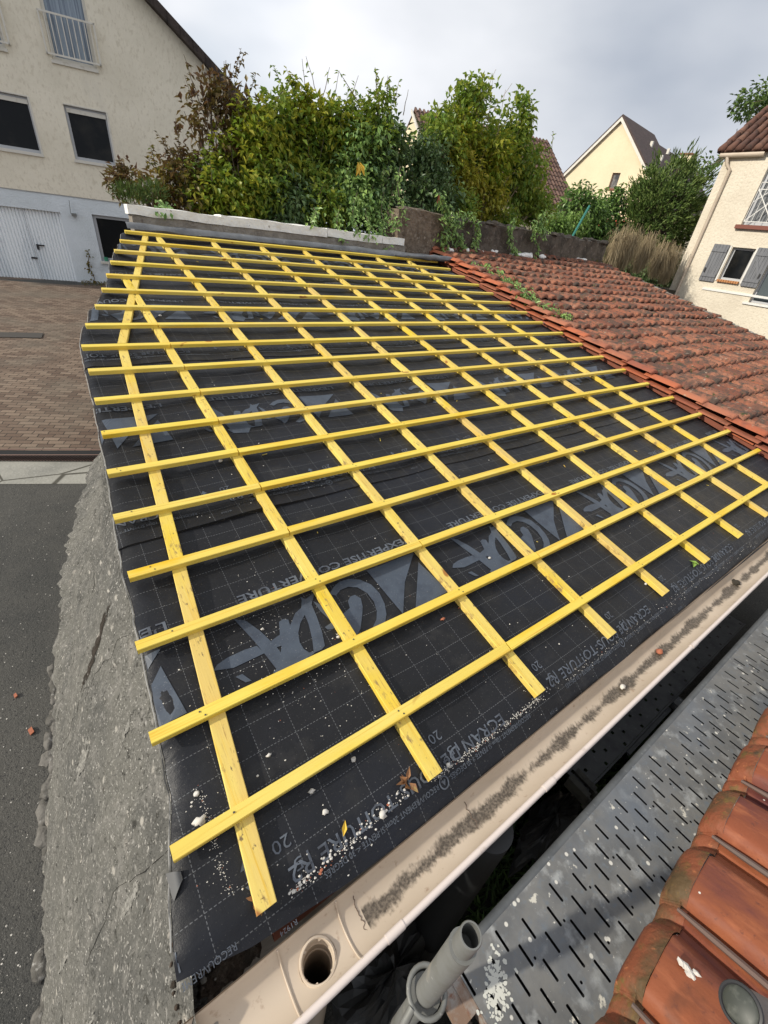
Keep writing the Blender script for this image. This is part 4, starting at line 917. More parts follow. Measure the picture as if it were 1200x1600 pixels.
def window(nm, W, dep, fm, gm, fw=.07, sill=True, cut=0):
    a, b, c, d = W; f = MB()
    for x0, x1, z0, z1 in ((a, a+fw, c, d), (b-fw, b, c, d), (a+fw, b-fw, c, c+fw*1.1), (a+fw, b-fw, d-fw, d)): f.obox(F(x0, z0, dep), FD*(x1-x0), FN*.06, (0, 0, z1-z0))
    fo = obj(nm, f, fm, lh); g = MB(); g.obox(F(a+fw, c+fw*1.1, dep+.03), FD*(b-a-2*fw), FN*.01, (0, 0, d-c-fw*2.1)); obj('pane', g, gm, fo)
    if sill: s = MB(); s.obox(F(a - .03, c - .075, -.05), FD*(b-a+.06), FN*(.05+dep), (0, 0, .072)); obj('sill', s, M['off_white'], fo)
    return fo
window('window', W1, .08, M['grey_frame'], M['glass']); window('window', W0, .08, M['grey_frame'], M['glass'])
for W in (W1, W0):                                  # shutter box strip across the head and pale surround
    s = MB(); a, b, c, d = W; s.obox(F(a+.05, d-.17, .05), FD*(b-a-.1), FN*.03, (0, 0, .10)); s.obox(F(b-.025, c, -.012), FD*.05, FN*.09, (0, 0, d-c)); s.obox(F(a, d-.012, -.012), FD*(b-a-.025), FN*.05, (0, 0, .03)); obj('shutter_box', s, M['off_white'], lh)
window('basement_window', BWn, .13, M['grey_frame'], M['glass'], .09); 
for W in (FD1, FD0):
    fo = window('french_window', W, .10, M['off_white'], M['curtain'], .08)
    a, b, c, d = W; rl = MB(); z0, z1 = 4.60, 5.42
    for z in (z0, z1): rl.obox(F(a-.10, z, -.12), FD*(b-a+.24), FN*.03, (0, 0, .04))
    rl.obox(F(a-.10, z0, -.12), FD*.035, FN*.03, (0, 0, z1-z0)); rl.obox(F(b+.10, z0, -.12), FD*.04, FN*.03, (0, 0, z1-z0+.04))
    nb = 9
    for k in range(nb): rl.obox(F(a + .03 + (b-a-.02)*k/(nb-1), z0+.04, -.115), FD*.022, FN*.02, (0, 0, z1-z0-.04))
    for z in (z0, z1): 
        for x in (a-.10, b+.10): rl.obox(F(x, z, -.12), FD*.03, FN*.125, (0, 0, .03))
    obj('balcony_railing', rl, M['off_white'], fo)
gdo = MB(); nrib = 26                                # ribbed garage door
def gfn(i, j): s = lerp(GD[0], GD[1], i/(nrib*4)); return F(s, lerp(-1.13, GD[3], j), 0.150 + (.045 if i % 4 == 0 else 0))
gdo.grid(gfn, nrib*4, 1); gd = obj('garage_door', gdo, M['garage'], lh)
s = MB(); s.obox(F(-3.75, -1.13, .140), FD*.012, FN*.02, (0, 0, 2.0)); obj('panel_joint', s, M['grey_frame'], gd)
s = MB(); hp = on(58, 383, FN, FO + FN*.14); hs = (hp - FO).dot(FD); hz = hp.z
s.obox(F(hs - .02, hz - .12, .10), FD*.05, FN*.05, (0, 0, .15)); s.obox(F(hs + .03, hz - .01, .09), FD*.17, FN*.04, (0, 0, .035))
obj('handle', s, M['black_metal'], gd); s = MB(); s.obox(F(hs - .26, hz - .40, .12), FD*.17, FN*.03, (0, 0, .045)); obj('lock', s, M['black_metal'], gd)
lampo = MB(); q = on(113, 325, FN, FO); ls = (q - FO).dot(FD)
lampo.obox(F(ls - .05, q.z - .22, -.16), FD*.12, FN*.19, (0, 0, .08)); lampo.obox(F(ls - .07, q.z - .16, -.14), FD*.10 + Vector((-.06, 0, .33)), FN*.10, (0, 0, .03)); obj('wall_lamp', lampo, M['tubemat'], lh)
mb = MB(); hw = (eR - rs)
for s_, e_, z_ in ((rs, eR + .35, 1), (rs, eL - .35, -1)):
    p0 = F(rs, zR + .05, -.28); p1 = F(e_, zR + .05 - .70*abs(e_ - rs), -.28)
    mb.obox(p0, p1 - p0, FN*9.6, (0, 0, .16))
obj('roof', mb, M['roof_dark'], lh)
mb = MB(); nt_ = 26
for k in range(nt_):
    a0 = rs + (eR + .35 - rs)*k/nt_; a1 = rs + (eR + .35 - rs)*(k+1.08)/nt_; zz = lambda a: zR + .05 - .70*abs(a - rs)
    mb.obox(F(a0, zz(a0) - .05, -.31), F(a1, zz(a1) - .05 + .0, -.31) - F(a0, zz(a0) - .05, -.31), FN*.26, (0, 0, .245))
obj('verge_tiles', mb, M['roof_dark'], lh)
pt_ = on(97, 404, FN, FO); ps = (pt_ - FO).dot(FD)
q = on(97.5, 404, FN, FO - FN*.03); q = F(-1.72, -.42, .02)
mb = MB(); mb.tube([q + FN*.05, q + FN*.05 + Vector((0, 0, .12))], [.05, .065], 14); tag(obj('plant_pot', mb, M['terrapot'], loc=q), 'small green pot on the sill of the basement window', 'plant pot')

# ------------------------------------------------------------------ right house
RX = 18.0
rh = thing('cream_house', 'cream roughcast house with grey plank shutters beyond the red tile roof', 'house', (RX + 3, 2, -1))
def G(y, z, d=0): return Vector((RX + d, y, z))
def grect(y0, y1, z0, z1): return [G(y0, z0), G(y1, z0), G(y1, z1), G(y0, z1)]
CY = 7.02; EZ = 4.50; DY = 6.02
SW = (5.10, 5.72, 1.44, 2.30); W2 = (2.9, 4.62, .95, 2.05); FW = (3.6, 5.80, 2.86, 5.05)
mb = MB()
mb.sheet([[G(CY, -1.6), G(CY, EZ), G(DY, EZ), G(DY, 6.6), G(2.2, 6.6), G(2.2, EZ), G(-3, EZ), G(-3, -1.6)]] + [grect(*W) for W in (SW, W2, FW)], (.25, 0, 0))
mb.box((RX + .251, CY - .25, -1.6), (RX + 8, CY, EZ)); mb.box((RX + .251, DY - .2, EZ), (RX + 3, DY, 6.6)); obj('wall', mb, M['cream_render'], rh)
mb = MB()
for W in (SW, W2):
    a, b, c, d = W; f = MB(); fw = .06
    for y0, y1, z0, z1 in ((a, a+fw, c, d), (b-fw, b, c, d), (a+fw, b-fw, c, c+fw), (a+fw, b-fw, d-fw, d)): f.box((RX + .12, y0, z0), (RX + .18, y1, z1))
    fo = obj('window', f, M['grey_frame'], rh); g = MB(); g.box((RX + .14, a+fw, c+fw), (RX + .15, b-fw, d-fw)); obj('pane', g, M['glass'] if W is SW else mat('pale_window_pane', (.10,.12,.13), .08), fo)
sl_ = MB()
for k in range(9): sl_.box((RX - .08, SW[0] + .01 + k*.068, SW[2] - .07), (RX + .02, SW[0] + .065 + k*.068, SW[2] - .002))
obj('brick_sill', sl_, mat('orange_brick_sill', (.48,.22,.09), .85), rh)
M['shutter'] = mat('grey_shutter_wood', (.175,.18,.195), .7, layers=[('noise',7,(.12,.125,.14),.45,.65,(1,6,.4))])
for y0, y1, flip in ((5.80, 6.24, 1), (4.60, 5.03, -1)):
    s = MB(); n = 5
    for k in range(n): s.box((RX - .055, lerp(y0, y1, k/n) + .003, SW[2] - .10), (RX - .03, lerp(y0, y1, (k+1)/n) - .003, SW[3] + .04))
    sh_ = obj('shutter', s, M['shutter'], rh)
    for z in (SW[2] + .02, SW[3] - .16):
        b_ = MB(); b_.box((RX - .075, y0 + .01, z), (RX - .056, y1 - .01, z + .085)); obj('brace', b_, M['shutter'], sh_)
    b_ = MB()
    za, zb = SW[2] + .11, SW[3] - .17
    ya, yb = (y1 - .05, y0 + .05) if flip > 0 else (y0 + .05, y1 - .05)
    if flip < 0: b_.obox((RX - .073, ya - .035, za), (0, yb - ya, zb - za), (0, .07, 0), (.016, 0, 0)); obj('diagonal_brace', b_, M['shutter'], sh_)
    k_ = MB(); k_.box((RX - .09, y0 + (.36 if flip > 0 else .05), SW[2] + .14), (RX - .076, y0 + (.40 if flip > 0 else .09), SW[2] + .26)); obj('hook', k_, M['black_metal'], sh_)
mb = MB(); mb.box((RX - .03, -3, 1.10), (RX - .001, 6.02, 1.16)); mb.box((RX - .02, 5.745, SW[2] - .05), (RX - .001, 5.785, SW[3] + .03)); mb.box((RX - .02, 5.045, SW[2] - .05), (RX - .001, 5.085, SW[3] + .03)); mb.box((RX - .045, 2.8, W2[2] - .06), (RX + .1, 4.75, W2[2] - .004)); obj('pale_trim', mb, M['white_paint'], rh)
f = MB()
for y0, y1, z0, z1 in ((FW[1]-.09, FW[1], FW[2], FW[3]), (FW[0], FW[0]+.09, FW[2], FW[3]), (FW[0]+.09, FW[1]-.09, FW[2], FW[2]+.09), (4.66, 4.76, FW[2]+.09, FW[3])): f.box((RX + .12, y0, z0), (RX + .19, y1, z1))
fw_ = obj('french_window', f, M['grey_frame'], rh); g = MB(); g.box((RX + .15, FW[0]+.09, FW[2]+.09), (RX + .16, FW[1]-.09, FW[3])); obj('pane', g, mat('net_curtain_pane', (.20,.21,.22), .25, layers=[('noise',5,(.06,.065,.07),.45,.55,(1,6,.3))]), fw_)
s = MB(); s.box((RX - .10, FW[0] - .1, FW[2] - .10), (RX + .05, FW[1] + .10, FW[2] - .002)); obj('sill', s, mat('dark_red_sill', (.20,.07,.05), .8), fw_)
gi = MB(); gx = RX - .06; y0, y1, z0, z1 = FW[0] + .04, FW[1] - .06, FW[2] + .08, FW[2] + 1.0
T_ = lambda a, b, r=.012: gi.tube([(gx, a[0], a[1]), (gx, b[0], b[1])], r, 6)
for z in (z0, z1, z1 - .16): T_((y0, z), (y1, z))
for k in range(12): y = lerp(y0, y1, k/11); T_((y, z0), (y, z1), .008)
for k in range(3):
    a, b = lerp(y0, y1, k/3), lerp(y0, y1, (k+1)/3); T_((a, z0), (b, z1-.16), .014); T_((b, z0), (a, z1-.16), .014)
    T_((a, (z0+z1)/2), ((a+b)/2, z1-.16), .012); T_((b, (z0+z1)/2), ((a+b)/2, z1-.16), .012)
obj('window_guard', gi, M['white_paint'], fw_)
mb = MB(); mb.tube([(RX - .10, CY + .12, EZ + .0), (RX - .10, DY - .02, EZ + .0)], .07, 12); mb.tube([(RX - .10, CY - .08, EZ - .03), (RX - .10, CY - .16, EZ - .22), (RX - .05, CY - .28, EZ - .34), (RX - .05, CY - .28, -1.5)], .045, 12); smoothed(obj('gutter', mb, M['gutter'], rh))
mb = MB(); sv = Vector((1.6, 0, 1.10))               # main roof in barrel tiles
base = Vector((RX - .16, CY + .22, EZ + .04)); ln = 4.4; up = sv.normalized(); nn = Vector((-up.z, 0, up.x))
mb.obox(base, up*ln, (0, -1.36, 0), nn*.06)
nyt = 6
for i in range(nyt):
    yc = base.y - .10 - i*.235
    for k in range(11): c = base + up*(k*.40) + nn*.07; mb.tube([(c.x, yc, c.z), (c.x + up.x*.44, yc, c.z + up.z*.44)], [.105, .085], 10)
rf = obj('roof', mb, mat('brown_barrel_tile', (.13,.06,.042), .85, island=[(.085,.04,.03),(.13,.06,.042),(.19,.10,.07)], layers=[('noise',6,(.06,.035,.028),.5,.68)]), rh, True)
mb = MB(); mb.box((RX - .35, 2.0, 6.6), (RX + 3, DY + .25, 6.75)); obj('dormer_roof', mb, M['roof_plum'], rh)

# ------------------------------------------------------------------ far houses
def gable_house(name, label, apex, ridge_dir, steps, half, drop, wm, rm, wins, ztop_over=.25, zbase=-1.5):
    rd = Vector((ridge_dir[0], ridge_dir[1], 0)).normalized(); gd_ = Vector((-rd.y, rd.x, 0)); ap = Vector(apex)
    h = thing(name, label, 'house', (ap.x + rd.x*4, ap.y + rd.y*4, zbase))
    L_ = steps[-1][0]
    P = lambda g, z, d=0: Vector((ap.x, ap.y, 0)) + gd_*g + rd*d + Vector((0, 0, z))
    mb = MB(); outer = [P(half[0], zbase), P(half[0], ap.z - drop[0]), P(0, ap.z), P(-half[1], ap.z - drop[1]), P(-half[1], zbase)]
    mb.sheet([outer] + [[P(a, c), P(b, c), P(b, d), P(a, d)] for a, b, c, d in wins], rd*.3)
    mb.obox(P(half[0] - .3, zbase, .301), gd_*.3, rd*(L_ - .4), (0, 0, ap.z - drop[0] - zbase)); mb.obox(P(-half[1], zbase, .301), gd_*.3, rd*(L_ - .4), (0, 0, ap.z - drop[1] - zbase))
    obj('wall', mb, wm, h)
    d0 = -.15; mbr = MB()
    for d1, dz in steps:
        for sgn, hf, dp in ((1, half[0], drop[0]), (-1, half[1], drop[1])):
            e = 1.06; a = P(0, ap.z + ztop_over + dz, d0); b = P(sgn*hf*e, ap.z - dp*e + ztop_over + dz, d0)
            mbr.obox(a, b - a, rd*(d1 - d0), (0, 0, -.18))
        d0 = d1 + .001
    obj('roof', mbr, rm, h)
    mbv = MB()
    for sgn, hf, dp in ((1, half[0], drop[0]), (-1, half[1], drop[1])):
        a = P(0, ap.z + .10, -.19); b = P(sgn*hf*1.06, ap.z - dp*1.06 + .10, -.19); mbv.obox(a, b - a, rd*.035, (0, 0, -.22))
    obj('verge_board', mbv, M['off_white'], h)
    for a, b, c, d in wins:
        f = MB()
        for x0, x1, z0, z1 in ((a, a-.08, c, d), (b+.08, b, c, d), (a-.08, b+.08, c, c+.08), (a-.08, b+.08, d-.08, d)): f.obox(P(x0, z0, .12), gd_*(x1-x0), rd*.05, (0, 0, z1-z0))
        fo = obj('window', f, mat('brown_window_frame', (.16,.11,.09), .6), h); g = MB(); g.obox(P(a-.08, c+.08, .15), gd_*(b-a+.16), rd*.01, (0, 0, d-c-.16)); obj('pane', g, mat('pale_net_pane', (.22,.21,.20), .2, layers=[('noise',2,(.05,.05,.055),.4,.6)]), fo)
        s = MB(); s.obox(P(a + .08, c - .10, -.08), gd_*(b-a-.16), rd*.08, (0, 0, .09)); obj('sill', s, M['fascia'], fo)
    return h, P, rd, gd_
yh, YP, yrd, ygd = gable_house('yellow_house', 'pale yellow gabled house with one narrow window behind the conifer', (36.98, 23.2, 10.05), (1.658, .1864), [(6.0, 0), (16, -.35)], (5.2, 5.2), (5.05, 5.05), M['yellow_render'], M['roof_plum'], [(-.55, -1.15, 6.12, 7.05)])
mb = MB(); mb.obox(YP(-.35, 9.3, 14.2), ygd*.9, yrd*.6, (0, 0, 1.1)); ch = obj('chimney', mb, M['yellow_render'], yh)
mb = MB(); mb.obox(YP(-.42, 10.4, 14.1), ygd*1.05, yrd*.8, (0, 0, .12)); obj('chimney_cap', mb, M['fascia'], ch)
for g_, d_ in ((-1.3, 3.2), (-2.0, 4.1), (-1.0, 7.4)): mb = MB(); mb.obox(YP(g_, 10.3 - abs(g_)*.97, d_), ygd*.18, yrd*.2, (0, 0, .35)); obj('roof_vent', mb, M['off_white'], yh)
mb = MB(); mb.obox(YP(-3.9, 3.95, -2.6), ygd*2.2, yrd*2.5, (0, 0, .10)); mb.obox(YP(-3.9, 3.6, -2.6), ygd*2.2, yrd*.1, (0, 0, .3)); obj('porch_roof', mb, mat('bright_red_roof', (.55,.10,.05), .7), yh)
# brown roofed house behind the shrubs: ridge across the view, slope towards us
bh = thing('brown_roof_house', 'house with a steep brown tile roof half hidden behind the shrubs', 'house', (20, 18, -1))
r0, r1 = Vector((16.9, 21.1, 6.5)), Vector((24.5, 19.0, 6.5)); rdn = (r1 - r0).normalized(); dn = Vector((rdn.y, -rdn.x, 0)); slope = (dn*4.03 + Vector((0, 0, -3.04)))
mb = MB(); nrow, ncl = 14, 36
for j in range(nrow):
    for i in range(ncl):
        a = r0 + rdn*((r1 - r0).length*i/ncl) + slope*(j/nrow); wv = rdn*((r1 - r0).length/ncl*.96); mb.obox(a, wv, slope*(1.02/nrow) + Vector((0, 0, .05)), Vector((0, 0, -.05)) + Vector((0, 0, 0)))
        b = a + wv*.25; mb.tube([b + slope*(.0/nrow) + Vector((0, 0, .03)), b + slope*(1/nrow) + Vector((0, 0, .07))], .06, 6)
back = (-dn*4.03 + Vector((0, 0, -3.04))); mb.obox(r0, r1 - r0, back, (0, 0, -.1)); obj('roof', mb, M['roof_brown'], bh)
mb = MB(); q = [r0 + slope, r0 - rdn*.0 + Vector((0, 0, -.05)), r0 + back]
mb.sheet([[Vector((p.x, p.y, p.z - .12)) for p in q] + [Vector((q[2].x, q[2].y, -1)), Vector((q[0].x, q[0].y, -1))]], rdn*.3)
mb.sheet([[Vector((p.x, p.y, p.z - .12)) + (r1 - r0)*.96 for p in q] + [Vector((q[2].x, q[2].y, -1)) + (r1-r0)*.96, Vector((q[0].x, q[0].y, -1)) + (r1-r0)*.96]], rdn*.25)
w0 = r0 + slope*.93; mb.obox((w0.x, w0.y, -1), (r1 - r0)*.96, -dn*.3, (0, 0, w0.z - .1 + 1)); obj('wall', mb, M['yellow_render'], bh)
mb = MB(); mb.obox(r0 - rdn*.1 + Vector((0, 0, -.02)), slope + Vector((0, 0, -.02)), -rdn*.06, (0, 0, -.14)); obj('verge_board', mb, M['off_white'], bh)

# ------------------------------------------------------------------ plants
def leaf(mb, p, d, up_, ln, wd, mi=0, fold=.25):
    d = d.normalized(); s = d.cross(up_)
    if s.length < 1e-4: s = d.orthogonal()
    s.normalize(); n = s.cross(d)
    mid = p + d*ln*.45
    mb.add([p, mid + s*wd*.5 + n*wd*fold, p + d*ln - n*ln*.12, mid - s*wd*.5 + n*wd*fold], [(0, 1, 2), (0, 2, 3)], mi)
def rnd_dir(): 
    z = random.uniform(-1, 1); a = random.uniform(0, 2*math.pi); r = math.sqrt(1 - z*z); return Vector((r*math.cos(a), r*math.sin(a), z))
def foliage(mb, c, rad, n, ln, wd, droop=.5, gap=-.1, gs=1.6, mi=0, seed=0, cluster=5):
    c = Vector(c); k = 0; tries = 0
    while k < n and tries < n*6:
        tries += 1
        q = rnd_dir() * (random.random()**.42); p = c + Vector((q.x*rad[0], q.y*rad[1], q.z*rad[2]))
        if noise.noise(p*gs + Vector((seed*5.3, 0, 0))) + .35*noise.noise(p*gs*2.7) < gap: continue
        out = Vector((q.x, q.y, q.z*.6 + .15)) + rnd_dir()*.7
        for _ in range(random.randint(2, cluster)):
            d = out + rnd_dir()*.8 + Vector((0, 0, -droop)); pp = p + rnd_dir()*ln*1.1
            s = random.uniform(.7, 1.25); leaf(mb, pp, d, Vector((0, 0, 1)) + rnd_dir()*.5, ln*s, wd*s, mi); k += 1
def stem(mb, a, b, r0_, r1_, n=5, wob=.06, mi=0):
    a, b = Vector(a), Vector(b); L_ = (b-a).length; sd_ = random.random()*50
    mb.tube([a.lerp(b, i/n) + Vector((nz(i*.7, sd_), nz(i*.7, sd_+9), 0))*wob*L_*math.sin(math.pi*i/n) for i in range(n+1)], [lerp(r0_, r1_, i/n) for i in range(n+1)], 5, mi)
def shrub(name, label, cat, lumps, mats, root, bark=None, spray=(), group=None, tips=()):
    """lumps: (px, py, Y, rx, rz, n, leaf length, width, material index, gap); spray: bare twigs from lump to pixel"""
    th = thing(name, label, cat, root, group); lf = MB(); st = MB(); cs = []
    for i, (px, py, Y, rx, rz, n, ln, wd, mi, gap) in enumerate(lumps):
        c = atY(px, py + (6 if n > 240 else 0), Y); cs.append(c); foliage(lf, c, (rx*1.05, min(rx, rz)*.85, rz*1.05), int(n*1.1), ln*1.18, wd*1.38, .6, gap + .02, 2.0, mi, i)
        if n > 350: foliage(lf, c + Vector((0, .28, -.06)), (rx*1.1, min(rx, rz)*.7, rz*.98), int(n*.6), ln*1.45, wd*1.8, .5, -.35, 2.0, mi, i + 20)
        b = Vector(root) + Vector((random.uniform(-.2, .2), random.uniform(-.15, .15), 0)); stem(st, b, c, .022, .010)
        for _ in range(5): e = c + Vector((random.uniform(-1, 1)*rx*.8, random.uniform(-.5, .5)*rx, random.uniform(-.3, 1)*rz*.85)); stem(st, c.lerp(b, random.uniform(0, .4)), e, .009, .003)
        for _ in range(5 if n > 240 else 2):          # leafy shoots that break the outline
            a_ = c + Vector((random.uniform(-.9, .9)*rx, random.uniform(-.3, .3)*rx, random.uniform(.35, .9)*rz)); b_ = a_ + Vector((random.uniform(-.14, .14), random.uniform(-.1, .1), random.uniform(.06, .26))); stem(st, a_, b_, .005, .002, 4)
            for k in range(11): q = a_.lerp(b_, k/10); leaf(lf, q, Vector((random.uniform(-1, 1), random.uniform(-1, 1), random.uniform(-.5, .5))), Vector((0, 0, 1)), ln*random.uniform(.6, 1), wd*1.1, mi)
    for a, b, Y, leaves in spray:
        pa, pb = atY(a[0], a[1], Y), atY(b[0], b[1], Y); stem(st, pa, pb, .008, .003, 6, .05)
        for k in range(leaves):
            p = pa.lerp(pb, random.uniform(.45, 1.0)); leaf(lf, p, rnd_dir() + Vector((0, 0, -.4)), Vector((0, 0, 1)), .075, .036, 0)
    obj('foliage', lf, [LF[m] for m in mats], th); obj('stems', st, bark or M['bark'], th); return th
shrub('shrub', 'sparse purple brown leaved shrub rising against the beige house', 'shrub',
  [(330,165,7.2,.30,.34,190,.085,.040,0,.04),(355,130,7.2,.22,.26,110,.08,.038,0,.05),(310,200,7.2,.24,.28,120,.08,.038,0,.05),(372,165,7.3,.26,.30,170,.08,.038,1,-.0),(345,225,7.2,.25,.3,220,.08,.038,0,-.05)],
  ['plum','olive'], (3.0, 7.2, .95), spray=[((322,190),(287,85),7.2,14),((352,150),(365,110),7.2,10),((340,140),(330,108),7.2,6)])
shrub('shrub', 'low bronze leaved bush spilling over the left end of the white coping', 'shrub',
  [(255,285,7.0,.32,.26,380,.080,.038,0,-.12),(282,262,7.0,.22,.30,260,.08,.036,1,-.05),(215,290,6.9,.26,.18,200,.075,.034,1,-.05),(300,300,6.8,.25,.22,260,.08,.038,0,-.15)],
  ['olive','plum'], (2.3, 6.95, .95))
# fine needled juniper low on the left
def needles(name, label, root, specs, m, cat='shrub'):
    th = thing(name, label, cat, root); lf = MB(); st = MB()
    for (px, py, Y, rx, rz, n, ln) in specs:
        c = atY(px, py, Y); stem(st, root, c, .02, .006)
        for _ in range(n):
            q = rnd_dir()*(random.random()**.4); p = c + Vector((q.x*rx, q.y*rx*.7, q.z*rz)); d = Vector((q.x, q.y, q.z*.5 + .7)) + rnd_dir()*.35; leaf(lf, p, d, rnd_dir(), ln*random.uniform(.6, 1.3), ln*.13)
    obj('foliage', lf, LF[m], th); obj('stems', st, M['bark'], th)
needles('juniper', 'feathery dark green juniper at the left end of the white coping', (1.9, 6.7, .95), [(205,305,6.7,.22,.11,420,.075),(238,300,6.7,.18,.12,330,.075)], 'thuja')
shrub('shrub', 'yellow green shrub in the middle of the hedge left of the tall green bush', 'shrub',
  [(375,270,6.9,.42,.42,900,.085,.042,0,-.18),(350,310,6.7,.42,.24,700,.08,.04,0,-.25),(395,215,7.0,.34,.38,600,.085,.042,0,-.12),(420,290,6.8,.36,.36,700,.08,.04,1,-.2),(330,280,6.9,.3,.26,420,.08,.04,1,-.15)],
  ['yg','green'], (3.3, 6.9, .95))
shrub('shrub', 'tall mid green bush with leafy shoots against the sky above the coping', 'shrub',
  [(448,188,7.2,.42,.46,700,.09,.045,0,.02),(440,225,7.1,.44,.40,900,.09,.045,1,-.2),(502,203,7.2,.40,.42,640,.09,.042,1,-.0),(500,255,7.0,.45,.42,1000,.085,.042,0,-.22),(460,310,6.7,.42,.30,900,.08,.042,2,-.25),(545,228,7.1,.36,.40,600,.09,.042,1,-.15),(470,165,7.2,.22,.26,260,.09,.045,1,0)],
  ['green','yg','dark'], (4.3, 7.0, .95), spray=[((480,180),(472,92),7.2,2),((505,180),(478,88),7.2,3),((515,190),(530,110),7.2,5),((530,200),(560,118),7.2,8),((500,170),(515,105),7.2,4),((430,160),(458,118),7.2,10)], bark=M['bark'])
shrub('creeper_bush', 'dense creeper covered bush hanging over the coping at the end of the rubble wall', 'bush',
  [(590,208,6.9,.34,.52,640,.085,.045,0,.02),(570,250,6.8,.46,.46,1200,.08,.042,1,-.25),(610,250,6.7,.34,.52,900,.08,.042,2,-.25),(560,310,6.5,.46,.36,1100,.075,.04,1,-.28),(610,320,6.4,.34,.38,900,.07,.038,2,-.25),(510,320,6.5,.36,.28,700,.075,.04,0,-.22),(598,172,6.9,.20,.34,320,.085,.04,0,0),(545,205,7.0,.30,.36,480,.085,.042,0,-.08)],
  ['green','ivy','dark'], (5.2, 6.7, .95), spray=[((590,150),(586,105),6.9,9),((605,150),(606,118),6.9,8),((560,160),(530,112),6.9,6),((630,180),(638,140),6.9,0)])
shrub('creeper_bush', 'dark leathery creeper heaped on top of the brown rubble wall', 'bush',
  [(690,228,7.0,.40,.34,520,.085,.042,1,-.05),(666,255,6.8,.36,.46,900,.085,.040,0,-.22),(690,300,6.5,.34,.34,700,.085,.04,0,-.22),(655,310,6.4,.26,.30,420,.08,.038,0,-.2),(720,320,6.5,.36,.26,600,.08,.038,1,-.2)],
  ['dark','green'], (6.2, 6.6, 1.2))
shrub('shrub', 'tall golden green shrub with pale bare twigs above the dark wall', 'shrub',
  [(745,168,7.4,.50,.42,560,.095,.048,0,.08),(800,205,7.4,.42,.50,640,.095,.048,0,.05),(720,210,7.3,.46,.40,800,.09,.045,1,-.14),(770,250,7.2,.60,.48,1300,.09,.045,1,-.18),(700,240,7.2,.42,.36,700,.085,.044,2,-.14),(820,270,7.3,.50,.52,1000,.09,.045,0,-.16),(760,310,7.0,.50,.32,700,.085,.042,2,-.1),(840,320,7.2,.44,.34,700,.085,.042,0,-.15),(690,190,7.3,.30,.26,260,.09,.045,0,-.02),(812,180,7.4,.26,.36,300,.095,.048,0,.02),(730,270,7.0,.36,.3,420,.085,.04,2,-.12),(795,345,6.9,.5,.22,520,.085,.042,0,-.15)],
  ['green','yg','gold'], (8.0, 7.2, .95), spray=[((760,240),(738,130),7.3,0),((770,240),(790,140),7.3,0),((760,250),(712,150),7.3,0),((755,250),(770,125),7.3,0),((775,260),(830,175),7.3,4),((740,200),(775,108),7.4,2),((760,190),(800,130),7.4,3),((820,240),(838,178),7.4,8),((860,250),(865,205),7.3,9)], bark=M['twig'])
shrub('shrub', 'lime green low bush behind the dark wall beside the laurel', 'shrub',
  [(870,350,8.2,.50,.26,900,.085,.045,0,-.25),(905,345,8.4,.40,.22,520,.085,.045,0,-.2)], ['lime'], (11.5, 8.2, .95))
shrub('laurel', 'glossy laurel with upright leaves below the yellow gable', 'laurel',
  [(925,335,9.5,.75,.50,900,.15,.055,0,-.12),(965,315,9.6,.45,.50,380,.15,.055,0,-.02),(905,315,9.6,.45,.45,360,.15,.055,0,-.02),(950,360,9.2,.8,.34,700,.14,.055,0,-.2)], ['laurel'], (13.7, 9.5, .95),
  spray=[((930,330),(925,290),9.6,10),((960,330),(978,300),9.6,10),((940,330),(955,298),9.6,10)])
# conifer: upright golden sprays on a trunk
cf = thing('conifer', 'bushy yellow green conifer standing left of the cream house', 'conifer', (17.2, 8.6, -.5))
lf = MB(); st = MB(); cc = atY(1035, 330, 8.6)
stem(st, (cc.x, 8.6, -.5), cc + Vector((0, 0, 1.2)), .14, .05)
for _ in range(300):
    q = rnd_dir()*(random.random()**.35); c = cc + Vector((q.x*1.62, q.y*1.1, q.z*1.50 - .1)); od = Vector((q.x, q.y, q.z*.5 + .55)); stem(st, (cc.x, cc.y, c.z - .5), c, .02, .006, 3)
    for _ in range(60):
        p = c + rnd_dir()*random.uniform(0, .27); leaf(lf, p, od + rnd_dir()*.8, rnd_dir(), random.uniform(.09, .17), random.uniform(.035, .06))
for _ in range(26):
    q = rnd_dir(); c = cc + Vector((q.x*1.35, q.y*1.0, abs(q.z)*1.5)); od = Vector((q.x, q.y, .9))
    for _ in range(14): leaf(lf, c + rnd_dir()*.10 + od*random.uniform(0, .3), od + rnd_dir()*.3, rnd_dir(), .22, .04)
obj('crown', lf, LF['thuja'], cf); obj('trunk', st, M['bark'], cf)
# dry straw coloured ornamental grass over the end of the wall
rd_ = thing('dry_grass_clump', 'straw brown drooping dry grass clump at the end of the dark wall', 'grass clump', (13.3, 7.0, .9))
lf = MB()
for (px, py, hw_) in ((965,380,.40),(985,378,.42),(1010,384,.5),(1035,395,.52),(1050,405,.42)):
    c = atY(px, py, 7.1)
    for _ in range(520):
        a = random.uniform(0, 2*math.pi); rr = random.random()**.6*hw_; p0 = Vector((c.x + .2*math.cos(a)*random.random(), c.y + .2*math.sin(a)*random.random(), c.z - .75 + random.uniform(0, .45)))
        h_t = random.uniform(.22, .78)*(1 + .3*nz(a*2, px)); p1 = p0 + Vector((math.cos(a)*rr*.4, math.sin(a)*rr*.4, h_t)); p2 = p1 + Vector((math.cos(a)*rr*.6, math.sin(a)*rr*.6, -random.uniform(.05, .5)))
        sdv = Vector((-math.sin(a), math.cos(a), 0))*.0045; lf.add([p0 - sdv, p0 + sdv, p1 + sdv, p1 - sdv, p2], [(0, 1, 2, 3), (3, 2, 4)])
obj('blades', lf, LF['reed'], rd_)
